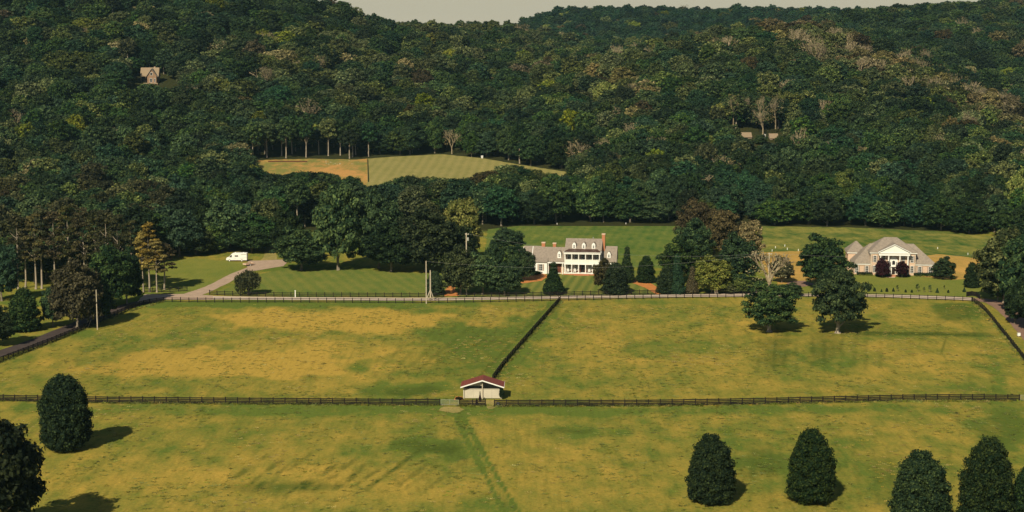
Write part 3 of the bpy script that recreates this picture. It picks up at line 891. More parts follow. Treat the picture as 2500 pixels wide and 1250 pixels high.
# each: x, base y, top y, width in photo pixels, kind, colour, name, label
NAMED = [
 # front paddock
 (160, 1098, 915, 132, 'oval0', 'deep', 'paddock_tree', 'dense oval dark tree in the front paddock casting a round shadow by the left fence'),
 (-8, 1330, 1008, 235, 'bushy1', 'deep', 'paddock_tree', 'broad lobed dark tree cut by the bottom left corner of the photo'),
 (1735, 1226, 1060, 128, 'oval2', 'deep', 'paddock_tree', 'cone-shaped dark tree alone in the front paddock, first right of the mown track'),
 (1978, 1226, 1048, 126, 'oval1', 'deep', 'paddock_tree', 'narrow-topped dark conical tree, second right of the mown track in the front paddock'),
 (2245, 1300, 1100, 158, 'oval2', 'deep', 'paddock_tree', 'conical dark tree cut by the bottom edge, lower-topped of the close pair bottom right'),
 (2408, 1296, 1070, 145, 'oval1', 'deep', 'paddock_tree', 'conical dark tree cut by the bottom edge, taller-topped of the close pair bottom right'),
 (2525, 1285, 1130, 120, 'oval0', 'deep', 'paddock_tree', 'dark tree sliced by the right edge, beside the close pair of conical trees'),
 # two field trees
 (1878, 810, 690, 132, 'oak0', 'mid', 'field_tree', 'broad spreading field tree with white trunk foot below the leafless tree'),
 (2045, 813, 648, 132, 'oak2', 'mid', 'field_tree', 'tall layered field tree with pale trunk foot, left of the brick mansion lawn'),
 # left road side
 (60, 808, 708, 84, 'cone0', 'dark', 'roadside_tree', 'young dark tree on a thin trunk on the verge left of the road'),
 (-8, 845, 742, 84, 'bushy0', 'dark', 'roadside_tree', 'dark tree cut by the left edge beside the black road'),
 (130, 798, 700, 60, 'bushy1', 'dark', 'roadside_tree', 'dark green small-trunked tree between young tree and brownish tree by the road'),
 (190, 800, 636, 128, 'bushy2', 'brown', 'roadside_tree', 'big brownish-topped tree beside the road behind the lone pole'),
 (240, 790, 672, 80, 'bushy0', 'dark', 'roadside_tree', 'dark tree behind the lone wooden pole at the road fence'),
 (268, 752, 600, 120, 'bushy1', 'dark', 'roadside_tree', 'large dark tree shading the road bend left of the pines'),
 (310, 742, 610, 80, 'bushy2', 'dark', 'roadside_tree', 'dark tree right beside the road bend, next to the tall pines'),
 (5, 735, 600, 90, 'bushy1', 'teal', 'roadside_tree', 'bluish dark tree at the left edge in front of the pine grove'),
 # pines
 (350, 714, 560, 46, 'pine0', 'gold', 'pine_tree', 'tall golden pine, left of the three at the gravel apron'),
 (366, 713, 540, 66, 'pine1', 'gold', 'pine_tree', 'tallest golden pine, middle of the three at the gravel apron'),
 (383, 714, 580, 54, 'pine2', 'gold', 'pine_tree', 'tall golden pine, right of the three at the gravel apron'),
 (322, 712, 535, 62, 'pine1', 'pine', 'pine_tree', 'dull pine just left of the three golden pines'),
 (290, 712, 520, 66, 'pine2', 'pine', 'pine_tree', 'dull green pine second left from the golden pines'),
 (262, 708, 512, 66, 'pine0', 'pine', 'pine_tree', 'dull green pine third left from the golden pines'),
 (402, 708, 590, 66, 'pine0', 'brown', 'pine_tree', 'low brown-tinged pine just right of the golden pines'),
 (45, 706, 520, 66, 'pine0', 'pine', 'pine_tree', 'pine with bright trunk at the far left of the grove'),
 (62, 704, 530, 60, 'pine1', 'pine', 'pine_tree', 'thin-trunked pine second from left in the grove'),
 (88, 706, 515, 66, 'pine2', 'brown', 'pine_tree', 'brown-tinged pine with bright trunk, third from left in the grove'),
 (102, 705, 500, 66, 'pine1', 'pine', 'pine_tree', 'pine fourth from left in the grove'),
 (135, 704, 510, 70, 'pine0', 'brown', 'pine_tree', 'brownish pine above the big brownish roadside tree, its left side'),
 (170, 704, 495, 70, 'pine2', 'pine', 'pine_tree', 'pine above the big brownish roadside tree'),
 (205, 704, 505, 70, 'pine1', 'brown', 'pine_tree', 'brownish pine above the big brownish roadside tree, its right side'),
 (235, 704, 515, 66, 'pine0', 'pine', 'pine_tree', 'dull pine fourth left from the golden pines'),
 # middle belt
 (606, 720, 655, 66, 'willow', 'olive', 'willow_tree', 'small drooping willow on the lawn behind the road fence'),
 (735, 660, 555, 128, 'bushy0', 'mid', 'garden_tree', 'rounded tree beside the gravel parking area'),
 (706, 640, 512, 84, 'bushy1', 'dark', 'garden_tree', 'tree rising behind the rounded tree at the gravel parking area'),
 (826, 660, 450, 128, 'bushy1', 'mid', 'garden_tree', 'very tall tree with reddish trunk on the upper edge of the striped lawn'),
 (925, 655, 470, 110, 'bushy2', 'dark', 'garden_tree', 'tall dark tree right of the very tall one above the striped lawn'),
 (955, 664, 545, 130, 'bushy0', 'dark', 'garden_tree', 'broad dark tree overhanging the upper edge of the striped lawn'),
 (1040, 664, 510, 150, 'bushy2', 'mid', 'garden_tree', 'broadest dark tree overhanging the right end of the striped lawn'),
 (1122, 640, 487, 108, 'bushy1', 'ygreen', 'garden_tree', 'yellow-green topped tree above the pole with the transformer'),
 (1120, 650, 545, 100, 'bushy0', 'dark', 'garden_tree', 'dark tree directly behind the transformer pole'),
 (1062, 720, 665, 48, 'cone0', 'dark', 'garden_tree', 'small dense reddish-dark evergreen behind the twin poles'),
 (1125, 719, 602, 92, 'bushy2', 'olive', 'garden_tree', 'sunlit bushy tree hiding the foot of the transformer pole'),
 (1178, 718, 618, 92, 'bushy0', 'mid', 'garden_tree', 'green tree in the roadside clump left of the white house, middle one'),
 (1232, 720, 642, 84, 'bushy1', 'mid', 'garden_tree', 'low green tree at the right end of the roadside clump'),
 (1240, 612, 556, 78, 'bushy2', 'dark', 'garden_tree', 'dark tree behind the far left gable of the white house'),
 (1205, 690, 592, 50, 'bushy0', 'dark', 'garden_tree', 'dark narrow tree behind the roadside clump'),
 (1256, 686, 608, 58, 'bushy1', 'dark', 'garden_tree', 'dark rounded magnolia at the left gable beside the orange mulch'),
 (1280, 685, 608, 56, 'bushy2', 'dark', 'garden_tree', 'dark rounded magnolia in front of the garage roof beside the orange mulch'),
 (1351, 718, 645, 58, 'cone1', 'dark', 'garden_tree', 'dark conical tree in front of the left wing of the white house'),
 (1474, 712, 632, 52, 'bushy0', 'brown', 'garden_tree', 'brownish flowering magnolia at the right end of the white porch'),
 (1503, 718, 645, 68, 'cone0', 'dark', 'garden_tree', 'dark dense tree in front of the right wing of the white house'),
 (1530, 690, 608, 44, 'cone1', 'dark', 'garden_tree', 'dark narrow conical tree just right of the white house'),
 (1577, 690, 628, 48, 'cone0', 'dark', 'garden_tree', 'dark conical tree beside the orange mulch path'),
 # group between the houses
 (1628, 716, 655, 56, 'cone0', 'dark', 'garden_tree', 'dark tree at the foot of the orange mulch path, right side'),
 (1652, 717, 628, 48, 'cone1', 'teal', 'garden_tree', 'bluish dark conical tree behind the road fence right of the orange path'),
 (1660, 690, 582, 100, 'bushy1', 'mid', 'garden_tree', 'rounded green tree behind the bluish conical tree'),
 (1689, 717, 655, 36, 'cone1', 'brown', 'garden_tree', 'small reddish-brown conical tree left of the yellow-green tree'),
 (1738, 716, 625, 92, 'bushy2', 'ygreen', 'garden_tree', 'yellow-green spreading tree behind the stone gate pillar'),
 (1695, 650, 535, 90, 'bushy0', 'dark', 'garden_tree', 'dark tree below the brown-topped tall tree'),
 (1700, 630, 490, 104, 'oak0', 'brown', 'garden_tree', 'tall brown-topped tree, left one of the pair between the two houses'),
 (1760, 640, 510, 96, 'oak1', 'brown', 'garden_tree', 'brown tall tree, right one of the pair between the two houses'),
 (1822, 640, 538, 78, 'bushy1', 'tan', 'garden_tree', 'pale tan tree at the left end of the right meadow'),
 (1800, 700, 572, 96, 'bushy2', 'dark', 'garden_tree', 'dark rounded tree left of the leafless tree'),
 (1775, 716, 690, 50, 'bushy0', 'olive', 'garden_shrub', 'low olive shrub under the dark tree by the stone pillar'),
 (1815, 715, 680, 60, 'bushy1', 'olive', 'garden_shrub', 'olive thicket at the foot of the leafless tree, left side'),
 (1908, 690, 625, 56, 'bushy0', 'pine', 'garden_tree', 'dull grey-green tree right behind the leafless tree'),
 (1930, 722, 690, 60, 'bushy2', 'mid', 'garden_shrub', 'green shrub at the foot of the leafless tree, right side'),
 (2012, 706, 575, 120, 'bushy0', 'dark', 'garden_tree', 'large dark rounded tree just left of the brick mansion'),
 (1990, 700, 600, 70, 'bushy1', 'mid', 'garden_tree', 'lighter green tree at the left side of the large dark rounded one'),
 (2154, 678, 631, 36, 'bushy2', 'red', 'maple_tree', 'dark red maple left of the mansion door'),
 (2202, 678, 637, 33, 'bushy1', 'red', 'maple_tree', 'dark red maple right of the mansion door'),
 (2303, 682, 628, 56, 'bushy0', 'dark', 'garden_tree', 'dark rounded tree at the right corner of the brick mansion'),
 (2372, 702, 644, 42, 'cone0', 'dark', 'garden_tree', 'young dark tree on a pale thin trunk near the right fence corner'),
 # right-hand mass
 (2452, 740, 560, 150, 'bushy1', 'olive', 'roadside_tree', 'large olive tree overhanging the right road bend, its leftmost part'),
 (2515, 768, 560, 150, 'bushy2', 'dark', 'roadside_tree', 'large green tree cut by the right edge above the road bend'),
 (2435, 736, 665, 60, 'bushy0', 'mid', 'roadside_tree', 'low tree at the foot of the large olive tree by the fence corner'),
 (2495, 745, 655, 80, 'bushy1', 'dark', 'roadside_tree', 'dark low tree under the large green tree at the right edge'),
 (2535, 812, 640, 110, 'bushy0', 'dark', 'roadside_tree', 'dark tree added beyond the right edge to shade the gravel road'),  # added so that its crown and shadow darken the road
 (2478, 790, 690, 60, 'bushy2', 'dark', 'roadside_tree', 'small dark tree added beside the right road for shade, left of the edge'),  # added to cover the road bend with a dark crown
 (2490, 560, 415, 76, 'bushy2', 'yellow', 'forest_tree', 'bright yellow-green tree at the right edge above the meadow'),
 (2500, 470, 370, 60, 'bushy0', 'tan', 'forest_tree', 'pale tan tree at the right edge above the yellow-green one'),
]
for (x, yb, yt, w, kind, col, nm, lab) in NAMED:
    b = G(x, yb) if yb > 556 else GT(x, yb)
    d = b.y * CP + (CAM_H - b.z) * SP
    ww = w * d / FOC * (0.88 if kind[:4] in ('oval', 'cone') else 0.95)
    hh = (yb - yt) * d / FOC / CP - 0.04 * ww
    grp = {'pine_tree': 'pines in the grove at the left', 'paddock_tree': 'trees standing in the front paddock', 'field_tree': 'two trees in the right paddock',
           'maple_tree': 'red maples flanking the mansion door', 'roadside_tree': 'trees along the road', 'garden_shrub': 'garden shrubs', 'forest_tree': 'trees of the hillside wood'}.get(nm, 'trees round the two houses')
    add_tree((b.x, b.y, b.z), ww, hh, kind, col, lab, grp, nm, cat='shrub' if 'shrub' in nm else 'tree')

def bare_tree(px, yb, yt, w, i, label, col='tan', grp='leafless trees'):
    b = G(px, yb) if yb > 556 else GT(px, yb)
    d = b.y * CP + (CAM_H - b.z) * SP
    p = PROTO['bare%d' % i]
    ww, hh = w * d / FOC, (yb - yt) * d / FOC / CP
    e = empty('leafless_tree', b, random.uniform(0, 6.28), (ww / p['w'], ww / p['w'], hh / p['h']))
    tag(e, label, 'tree', grp)
    link_mesh('branches', p['trunk'], e); link_mesh('dry_leaves', coloured(p['crown'], col), e)
bare_tree(1878, 722, 612, 120, 3, 'pale leafless tree behind the broad field tree, a pole showing through it')

# ------------------------------------------------------------------ forest
KEEP = [  # openings that stay clear: x0, x1, y0, y1, depth of what shows there
    (338, 392, 162, 199, 955), (1813, 1834, 326, 332, 860), (1881, 1898, 328, 334, 860),
]
FRONT = [(-700, 690), (-100, 690), (0, 690), (300, 690), (398, 640), (410, 628), (560, 628), (640, 628), (652, 622), (654, 572), (700, 566), (790, 556), (900, 556), (1250, 556), (1275, 548), (1650, 548), (1850, 549), (2100, 554), (2300, 564), (2430, 576), (2500, 585), (3200, 590)]
fx, fyv = zip(*FRONT)
ctx, cty = zip(*CLEAR_TOP); cbx, cby = zip(*CLEAR_BOT)
VLOWX = [600, 650, 690, 760, 850, 900, 925, 960, 1010, 1100, 1160, 1200, 1250, 1290, 1320, 1400]
VLOWY = [388, 420, 424, 410, 424, 448, 456, 432, 425, 434, 430, 408, 396, 410, 414, 432]   # where the belt's crowns end below the clearings
rg = np.random.RandomState(11)
cand = []
def band(y0, y1, s):
    for Y in np.arange(y0, y1, s * 0.87):
        half = Y * 0.40 + 15
        xs = np.arange(-half, half, s) + (s / 2 if int(Y / s) % 2 else 0)
        for X in xs:
            cand.append((X + rg.uniform(-.36, .36) * s, Y + rg.uniform(-.36, .36) * s, s))
band(480, 900, 10.0); band(900, 1320, 12.0); band(1320, 2150, 13.0)
trees = []
cand = np.array(cand)
cz = H(cand[:, 0], cand[:, 1])
cpx, cpy = proj(cand[:, 0], cand[:, 1], cz)
autumn = fbm(cand[:, 0] / 90.0, cand[:, 1] / 60.0, 33, 3)
big = fbm(cand[:, 0] / 150.0, cand[:, 1] / 120.0, 71, 2)
for i in range(len(cand)):
    X, Y, s = cand[i]; z = cz[i]; px, py = cpx[i], cpy[i]
    if px < -320 or px > 2820: continue
    if Y < 700 and py > np.interp(px, fx, fyv): continue
    if 590 < px < 1405:
        if np.interp(px, ctx, cty) - 2 < py < np.interp(px, cbx, cby) + 4: continue
    sz = rg.uniform(0.68, 1.25)
    h = 14.5 * sz; w = 12.4 * rg.uniform(0.78, 1.22) * (s / 9.3) ** 0.7
    t = rg.rand()
    kind = 'round%d' % rg.randint(4)
    if t < 0.10: kind = 'tall%d' % rg.randint(2); h *= 1.2; w *= 0.8
    if py > 505 and Y < 730 and (px > 1250 or 400 < px < 650): kind = 'bushy%d' % rg.randint(3); h *= rg.uniform(0.75, 1.1)
    ht = py - h * FOC / Y
    # the crowns below the clearings end under their visible edge
    if 600 < px < 1400 and py > np.interp(px, ctx, cty) and Y < 860:
        lim = np.interp(px, VLOWX, VLOWY) + rg.uniform(0, 10)
        if ht < lim:
            hn = (py - lim) * Y / FOC
            if hn < 5: continue
            h = hn; w = min(w, hn * 1.1); kind = 'round%d' % rg.randint(4)
            ht = lim
    hw = w / 2 * FOC / Y
    if any(px + hw > k[0] and px - hw < k[1] and ht < k[3] and py > k[2] and Y < k[4] + 8 for k in KEEP): continue
    if any(px > k[0] - 4 and px < k[1] + 4 and abs(Y - k[4]) < 14 for k in KEEP): continue
    # tall pale trunks along the wood's edge above the clearings
    if 590 < px < 1400 and py < np.interp(px, ctx, cty) and py > np.interp(px, ctx, cty) - 16:
        if px < 900 or rg.rand() < 0.12: kind = 'tall%d' % rg.randint(2); h = 17 * sz; w = 9.5
        else: kind = 'bushy%d' % rg.randint(3)
    # colour by place: lighter stands on the spurs, dark stands on the far right and in the belt
    reg = 0.0
    if 560 < px < 1080 and 90 < py < 290: reg = 0.30
    if 1400 < px < 2350 and 80 < py < 260: reg = 0.34
    if 1040 < px < 1500 and 60 < py < 200: reg = 0.25
    reg *= sstep(0.38, 0.58, big[i])
    r = rg.rand() + (big[i] - 0.5) * 0.5
    col = 'dark' if r < 0.40 else 'mid' if r < 0.70 else 'teal' if r < 0.86 else 'olive'
    pb = 0.03 + 0.8 * max(0, autumn[i] - 0.55)
    if px > 1430 and 100 < py < 420: pb += 0.07
    if px > 1850 and 60 < py < 360 and abs(py - (112 + (px - 1950) * 0.42)) < 42: pb += 0.75   # right-hand ridge crest: its sunlit band put into paler, browner leaf colours
    if 560 < px < 1150 and 150 < py < 330: pb += 0.07
    if Y < 700: pb *= 0.35
    q = rg.rand()
    if Y > 1330 and px > 2080: pb = 0.02; reg = 0
    if Y > 1650: pb = 0.03; col = 'teal' if rg.rand() < 0.75 else 'dark'  # far ridge mostly bluish leaves: distance haze put into the colour
    elif rg.rand() < reg: col = 'olive'
    if q < pb * 0.30: col, kind = 'tan', 'bare%d' % rg.randint(3)
    elif q < pb * 0.85: col = 'tan' if rg.rand() < 0.40 else 'olive'
    elif q < pb: col = 'brown'
    elif rg.rand() < 0.02 and Y > 740: col = 'yellow'
    elif 1300 < Y < 1600 and px < 1700 and rg.rand() < 0.35: col = 'olive'
    if kind.startswith('bare'): h *= 1.0; w *= 1.0
    if px < 420 and Y < 700 and rg.rand() < 0.5: col = 'pine' if rg.rand() < 0.7 else 'dark'
    trees.append([X, Y, z, w, h, kind, col, px, py, ht])
trees.sort(key=lambda t: t[1])

# which of them show largest: coarse visibility raster of the crowns, near to far
cell = 5
GW, GH = 2500 // cell, 1250 // cell
occ = np.zeros((GH, GW), bool)
cyg, cxg = np.mgrid[0:GH, 0:GW]
def cover(px, y0, y1, w):
    cx, cy, rx, ry = px / cell, (y0 + y1) / 2 / cell, max(w / 2 / cell, .5), max((y1 - y0) / 2 / cell, .5)
    a0, a1 = int(max(0, cy - ry)), int(min(GH, cy + ry + 1)); b0, b1 = int(max(0, cx - rx)), int(min(GW, cx + rx + 1))
    if a1 <= a0 or b1 <= b0: return 0
    m = (((cxg[a0:a1, b0:b1] + .5 - cx) / rx) ** 2 + ((cyg[a0:a1, b0:b1] + .5 - cy) / ry) ** 2) <= 1
    new = m & ~occ[a0:a1, b0:b1]
    occ[a0:a1, b0:b1] |= m
    return int(new.sum())
for n_ in NAMED: cover(n_[0], n_[2], n_[1], n_[3] * 0.95)
vis = []
for t in trees:
    k = FOC / t[1]
    vis.append(cover(t[7], t[9], t[8] - t[4] * k * 0.12, t[3] * k * 0.9))
order = sorted(range(len(trees)), key=lambda i: -vis[i])
N_IND = 300 - len([n_ for n_ in NAMED if 'shrub' not in n_[6]]) - 1
pick = set(order[:N_IND])

PLACE = [(-500, 330, 'above the pine grove'), (330, 560, 'above the camper lawn'), (560, 700, 'behind the camper van'), (700, 900, 'below the orange clearing'),
         (900, 1260, 'below the mown clearing'), (1260, 1470, 'behind the porch house'), (1470, 1700, 'behind the lush meadow'),
         (1700, 1900, 'behind the brown-topped pair'), (1900, 2120, 'left behind the mansion'), (2120, 2320, 'behind the mansion'), (2320, 3000, 'at the meadow end')]
ORD = ['first', 'second', 'third', 'fourth', 'fifth', 'sixth', 'seventh', 'eighth', 'ninth', 'tenth', 'eleventh', 'twelfth', 'thirteenth', 'fourteenth', 'fifteenth', 'sixteenth', 'seventeenth', 'eighteenth', 'nineteenth', 'twentieth'] + ['twenty-%s' % w_ for w_ in ('first', 'second', 'third', 'fourth', 'fifth', 'sixth')]
buckets = {}
for i in pick:
    t = trees[i]
    pl = next(p[2] for p in PLACE if p[0] <= t[7] < p[1])
    if 560 < t[7] < 1400 and t[8] < np.interp(t[7], ctx, cty): pl = 'edging the upper clearings' if t[8] > np.interp(t[7], ctx, cty) - 30 else 'upslope of the clearings'
    shape = 'bare' if t[5].startswith('bare') else 'tall' if t[5].startswith('tall') else 'round'
    tier = 'lowest' if t[8] > 520 else 'middle' if t[8] > 380 else 'higher'
    buckets.setdefault((tier, COLW[t[6]], shape, pl), []).append(i)
lab_of = {}
for (tier, cw, shape, pl), ids in buckets.items():
    ids.sort(key=lambda i: trees[i][7])
    for k, i in enumerate(ids):
        if len(ids) == 1: lab_of[i] = 'the only %s %s %s tree in the wood %s' % (tier, cw, shape, pl)
        else: lab_of[i] = '%s from left of the %s %s %s trees %s' % (ORD[min(k, 25)], tier, cw, shape, pl)
for i in sorted(pick):
    X, Y, z, w, h, kind, col = trees[i][:7]
    p = PROTO[kind]
    if kind.startswith('bare'):
        e = empty('leafless_tree', (X, Y, z - 0.3), rg.rand() * 6.28, (w / p['w'], w / p['w'], h / p['h']))
        link_mesh('branches', p['trunk'], e); link_mesh('dry_leaves', coloured(p['crown'], 'tan'), e)
        tag(e, lab_of[i], 'tree', 'trees of the hillside wood')
    else:
        add_tree((X, Y, z - 0.3), w, h, kind, col, lab_of[i], 'trees of the hillside wood', 'forest_tree', rg.rand() * 6.28)

# the rest of the wood: one object
pcol = bpy.data.collections.new('wood_sources')
kinds = ['round0', 'round1', 'round2', 'round3', 'tall0', 'tall1', 'bushy0', 'bushy1', 'bushy2']
cols = ['dark', 'mid', 'teal', 'olive', 'yellow', 'brown', 'tan', 'pine']
src_index = {}
def joined(kind, col):
    p = PROTO[kind]
    a, b = p['crown'], p['trunk']
    def arr(me):
        v = np.empty(len(me.vertices) * 3, np.float32); me.vertices.foreach_get('co', v)
        return v.reshape(-1, 3), [tuple(q.vertices) for q in me.polygons]
    va, fa = arr(a); vb, fb = arr(b)
    me = bpy.data.meshes.new('wood_tree')
    me.from_pydata(np.vstack([va, vb]).tolist(), [], fa + [tuple(i + len(va) for i in f) for f in fb])
    me.materials.append(LEAF[col]); me.materials.append(b.materials[0])
    me.polygons.foreach_set('material_index', [0] * len(fa) + [1] * len(fb))
    val = np.empty(len(fa), np.float32); a.attributes['leafv'].data.foreach_get('value', val)
    at = me.attributes.new('leafv', 'FLOAT', 'FACE'); at.data.foreach_set('value', np.concatenate([val, np.zeros(len(fb), np.float32)]))
    return me
cnt = 0
base_mesh = {}
for kd in kinds + ['bare0', 'bare1', 'bare2']:
    bm = joined(kd, 'tan')
    for c in (cols if not kd.startswith('bare') else ['tan']):
        me = bm.copy(); me.materials[0] = LEAF[c]
        o = bpy.data.objects.new('wood_source_%03d' % cnt, me); pcol.objects.link(o)
        src_index[(kd, c)] = cnt; cnt += 1
rest = [trees[i] for i in range(len(trees)) if i not in pick]
pv = np.array([(t[0], t[1], t[2] - 0.3) for t in rest])
me = bpy.data.meshes.new('wood'); me.from_pydata(pv.tolist(), [], [])
a = me.attributes.new('idx', 'INT', 'POINT'); a.data.foreach_set('value', np.array([src_index[(t[5], t[6] if not t[5].startswith('bare') else 'tan')] for t in rest], np.int32))
a = me.attributes.new('scl', 'FLOAT_VECTOR', 'POINT'); a.data.foreach_set('vector', np.array([(t[3] / PROTO[t[5]]['w'], t[3] / PROTO[t[5]]['w'], t[4] / PROTO[t[5]]['h']) for t in rest], np.float32).ravel())
a = me.attributes.new('rot', 'FLOAT_VECTOR', 'POINT'); a.data.foreach_set('vector', np.array([(0, 0, rg.rand() * 6.28) for t in rest], np.float32).ravel())
wood = link_mesh('wood', me); tag(wood, 'dense mixed wood covering the hills behind the farm fields', 'wood', kind='stuff')
ng = bpy.data.node_groups.new('wood_nodes', 'GeometryNodeTree')
ng.interface.new_socket('Geometry', in_out='INPUT', socket_type='NodeSocketGeometry')
ng.interface.new_socket('Geometry', in_out='OUTPUT', socket_type='NodeSocketGeometry')
gi = ng.nodes.new('NodeGroupInput'); go = ng.nodes.new('NodeGroupOutput')
ip = ng.nodes.new('GeometryNodeInstanceOnPoints'); ci = ng.nodes.new('GeometryNodeCollectionInfo')
ci.inputs['Collection'].default_value = pcol; ci.inputs['Separate Children'].default_value = True; ci.inputs['Reset Children'].default_value = True
ip.inputs['Pick Instance'].default_value = True
def nattr(nm, dt):
    n = ng.nodes.new('GeometryNodeInputNamedAttribute'); n.data_type = dt; n.inputs['Name'].default_value = nm
    return next(o for o in n.outputs if o.enabled and o.name == 'Attribute')
ng.links.new(gi.outputs[0], ip.inputs['Points']); ng.links.new(ci.outputs[0], ip.inputs['Instance'])
ng.links.new(nattr('idx', 'INT'), ip.inputs['Instance Index'])
ng.links.new(nattr('scl', 'FLOAT_VECTOR'), ip.inputs['Scale'])
e2r = ng.nodes.new('FunctionNodeEulerToRotation'); ng.links.new(nattr('rot', 'FLOAT_VECTOR'), e2r.inputs[0])
ng.links.new(e2r.outputs[0], ip.inputs['Rotation'])
ng.links.new(ip.outputs[0], go.inputs[0])
md = wood.modifiers.new('wood', 'NODES'); md.node_group = ng
print('TREES', len(trees), 'individual', len(pick), 'named', len(NAMED))

# ------------------------------------------------------------------ plank fences
_pl = {}
def plank_mesh(h=0.22, t=0.045):
    if 'p' not in _pl:
        mb = MB(); mb.box(0, 1, -t / 2, t / 2, -h / 2, h / 2); _pl['p'] = mb.mesh('plank', M['wood'])
        mb = MB(); mb.box(-.09, .09, -.09, .09, -0.3, 1.42); mb.solid([(-.09, -.09, 1.42), (.09, -.09, 1.42), (.09, .09, 1.42), (-.09, .09, 1.42), (0, 0, 1.47)], [(0, 1, 4), (1, 2, 4), (2, 3, 4), (3, 0, 4)])
        _pl['q'] = mb.mesh('post', M['wood'])
    return _pl['p'], _pl['q']

def fence(pts, label, group='plank fences', thick=1.0, spacing=2.44, rails=(0.26, 0.58, 0.90, 1.24), world_pts=None):
    pm, qm = plank_mesh()
    P = world_pts or [G(*p) for p in pts]
    P = [Vector((p.x, p.y, 0)) for p in P]
    D = []
    for i in range(len(P) - 1):
        p0 = P[max(i - 1, 0)]; p1 = P[i]; p2 = P[i + 1]; p3 = P[min(i + 2, len(P) - 1)]
        n = max(2, int((p2 - p1).length / 1.0))
        for k in range(n):
            t = k / n
            D.append(0.5 * ((2 * p1) + (p2 - p0) * t + (2 * p0 - 5 * p1 + 4 * p2 - p3) * t * t + (3 * p1 - p0 - 3 * p2 + p3) * t ** 3) if len(P) > 2 else p1.lerp(p2, t))
    D.append(P[-1])
    acc = [0]
    for i in range(1, len(D)): acc.append(acc[-1] + (D[i] - D[i - 1]).length)
    n = max(1, round(acc[-1] / spacing))
    pos = []
    for k in range(n + 1):
        s = acc[-1] * k / n; j = min(len(D) - 2, max(0, int(np.searchsorted(acc, s)) - 1))
        pos.append(D[j].lerp(D[j + 1], (s - acc[j]) / max(1e-6, acc[j + 1] - acc[j])))
    e = empty('plank_fence', pos[0]); tag(e, label, 'fence', group)
    o0 = pos[0]
    rnd = random.Random(int(o0.x))
    side = 0.10
    for k in range(n + 1):
        a = pos[k] - o0
        ang = math.atan2((pos[min(k + 1, n)] - pos[max(k - 1, 0)]).y, (pos[min(k + 1, n)] - pos[max(k - 1, 0)]).x)
        link_mesh('post', qm, e, a, (rnd.uniform(-.03, .03), rnd.uniform(-.03, .03), ang), (1, 1, rnd.uniform(0.97, 1.03)))
        if k < n:
            d = pos[k + 1] - pos[k]; an = math.atan2(d.y, d.x)
            off = Vector((math.sin(an), -math.cos(an), 0)) * side
            for z in rails:
                z0, z1 = z + rnd.uniform(-.02, .02), z + rnd.uniform(-.02, .02)
                link_mesh('plank', pm, e, a + off + Vector((0, 0, z0)), (0, -math.atan2(z1 - z0, d.length), an), (d.length * 0.992, 1, thick))
    return e

fence([(-45, 977), (0, 979), (300, 984), (700, 987), (1074, 990)], 'long dark plank fence across the front paddock, left of the metal gate')
fence([(1122, 991), (1185, 991)], 'short dark plank fence between the metal gate and the gap in front of the shed')
fence([(1207, 992), (1600, 991), (1900, 986), (2150, 980), (2300, 978), (2489, 979)], 'long dark plank fence across the front paddock, right of the shed')
fence([(-30, 897), (60, 862), (150, 827), (240, 789), (300, 764), (350, 745), (400, 737)], 'dark plank fence climbing beside the black road on the left')
fence([(400, 737), (520, 738.5), (800, 739), (1050, 740), (1364, 734.5)], 'dark plank fence on the near side of the pale road, left half', thick=0.62, rails=(0.30, 0.72, 1.2))
fence([(1368, 734.5), (1600, 729), (1900, 725.5), (2100, 726), (2372, 736)], 'dark plank fence on the near side of the pale road, right half', thick=0.62, rails=(0.30, 0.72, 1.2))
fence([(512, 719.5), (560, 722), (640, 724), (900, 725.5), (1084, 726)], 'dark plank fence on the far side of the road below the striped lawn', thick=0.75, rails=(0.3, 0.72, 1.16))
fence([(1118, 725.5), (1300, 724), (1450, 721), (1601, 718)], 'dark plank fence on the far side of the road below the white house', thick=0.75, rails=(0.3, 0.72, 1.16))
fence([(352, 714), (400, 713.5), (457, 711)], 'short dark plank fence behind the golden pines at the gravel apron', thick=0.75, rails=(0.3, 0.72, 1.16))
fence([(1368, 735), (1340, 766), (1300, 812), (1260, 858), (1228, 896), (1203, 930)], 'dark plank fence running from the road down to the shed')
fence([(2374, 737), (2402, 757), (2440, 803), (2480, 853), (2540, 930)], 'dark plank fence running down beside the right-hand road')
fence([(2360, 724), (2378, 722), (2392, 730)], 'short high plank screen at the right fence corner', rails=(0.2, 0.42, 0.64, 0.86, 1.08, 1.3))

# metal gates
def gate(p0, p1, label):
    a, b = G(*p0), G(*p1); d = b - a; L = d.length
    e = empty('metal_gate', a, math.atan2(d.y, d.x)); tag(e, label, 'gate', 'pale metal field gates')
    mb = MB()
    for (q, r) in (((0.05, 0, .2), (0.05, 0, 1.25)), ((L - .05, 0, .2), (L - .05, 0, 1.25)), ((.05, 0, 1.25), (L - .05, 0, 1.25)), ((.05, 0, .2), (L - .05, 0, .2)), ((L / 2, 0, .2), (L / 2, 0, 1.25))): mb.tube(q, r, .03, .03, 6)
    mb.build('gate_frame', M['steel'], e)
    for k in range(4):
        mb = MB(); mb.tube((.05, 0, .41 + k * .21), (L - .05, 0, .41 + k * .21), .018, .018, 6); mb.build('bar', M['steel'], e)
gate((1076, 990), (1120, 991), 'pale metal bar gate in the front fence left of the red-roofed shed')
gate((2491, 979), (2530, 980), 'pale metal gate at the right end of the front fence')

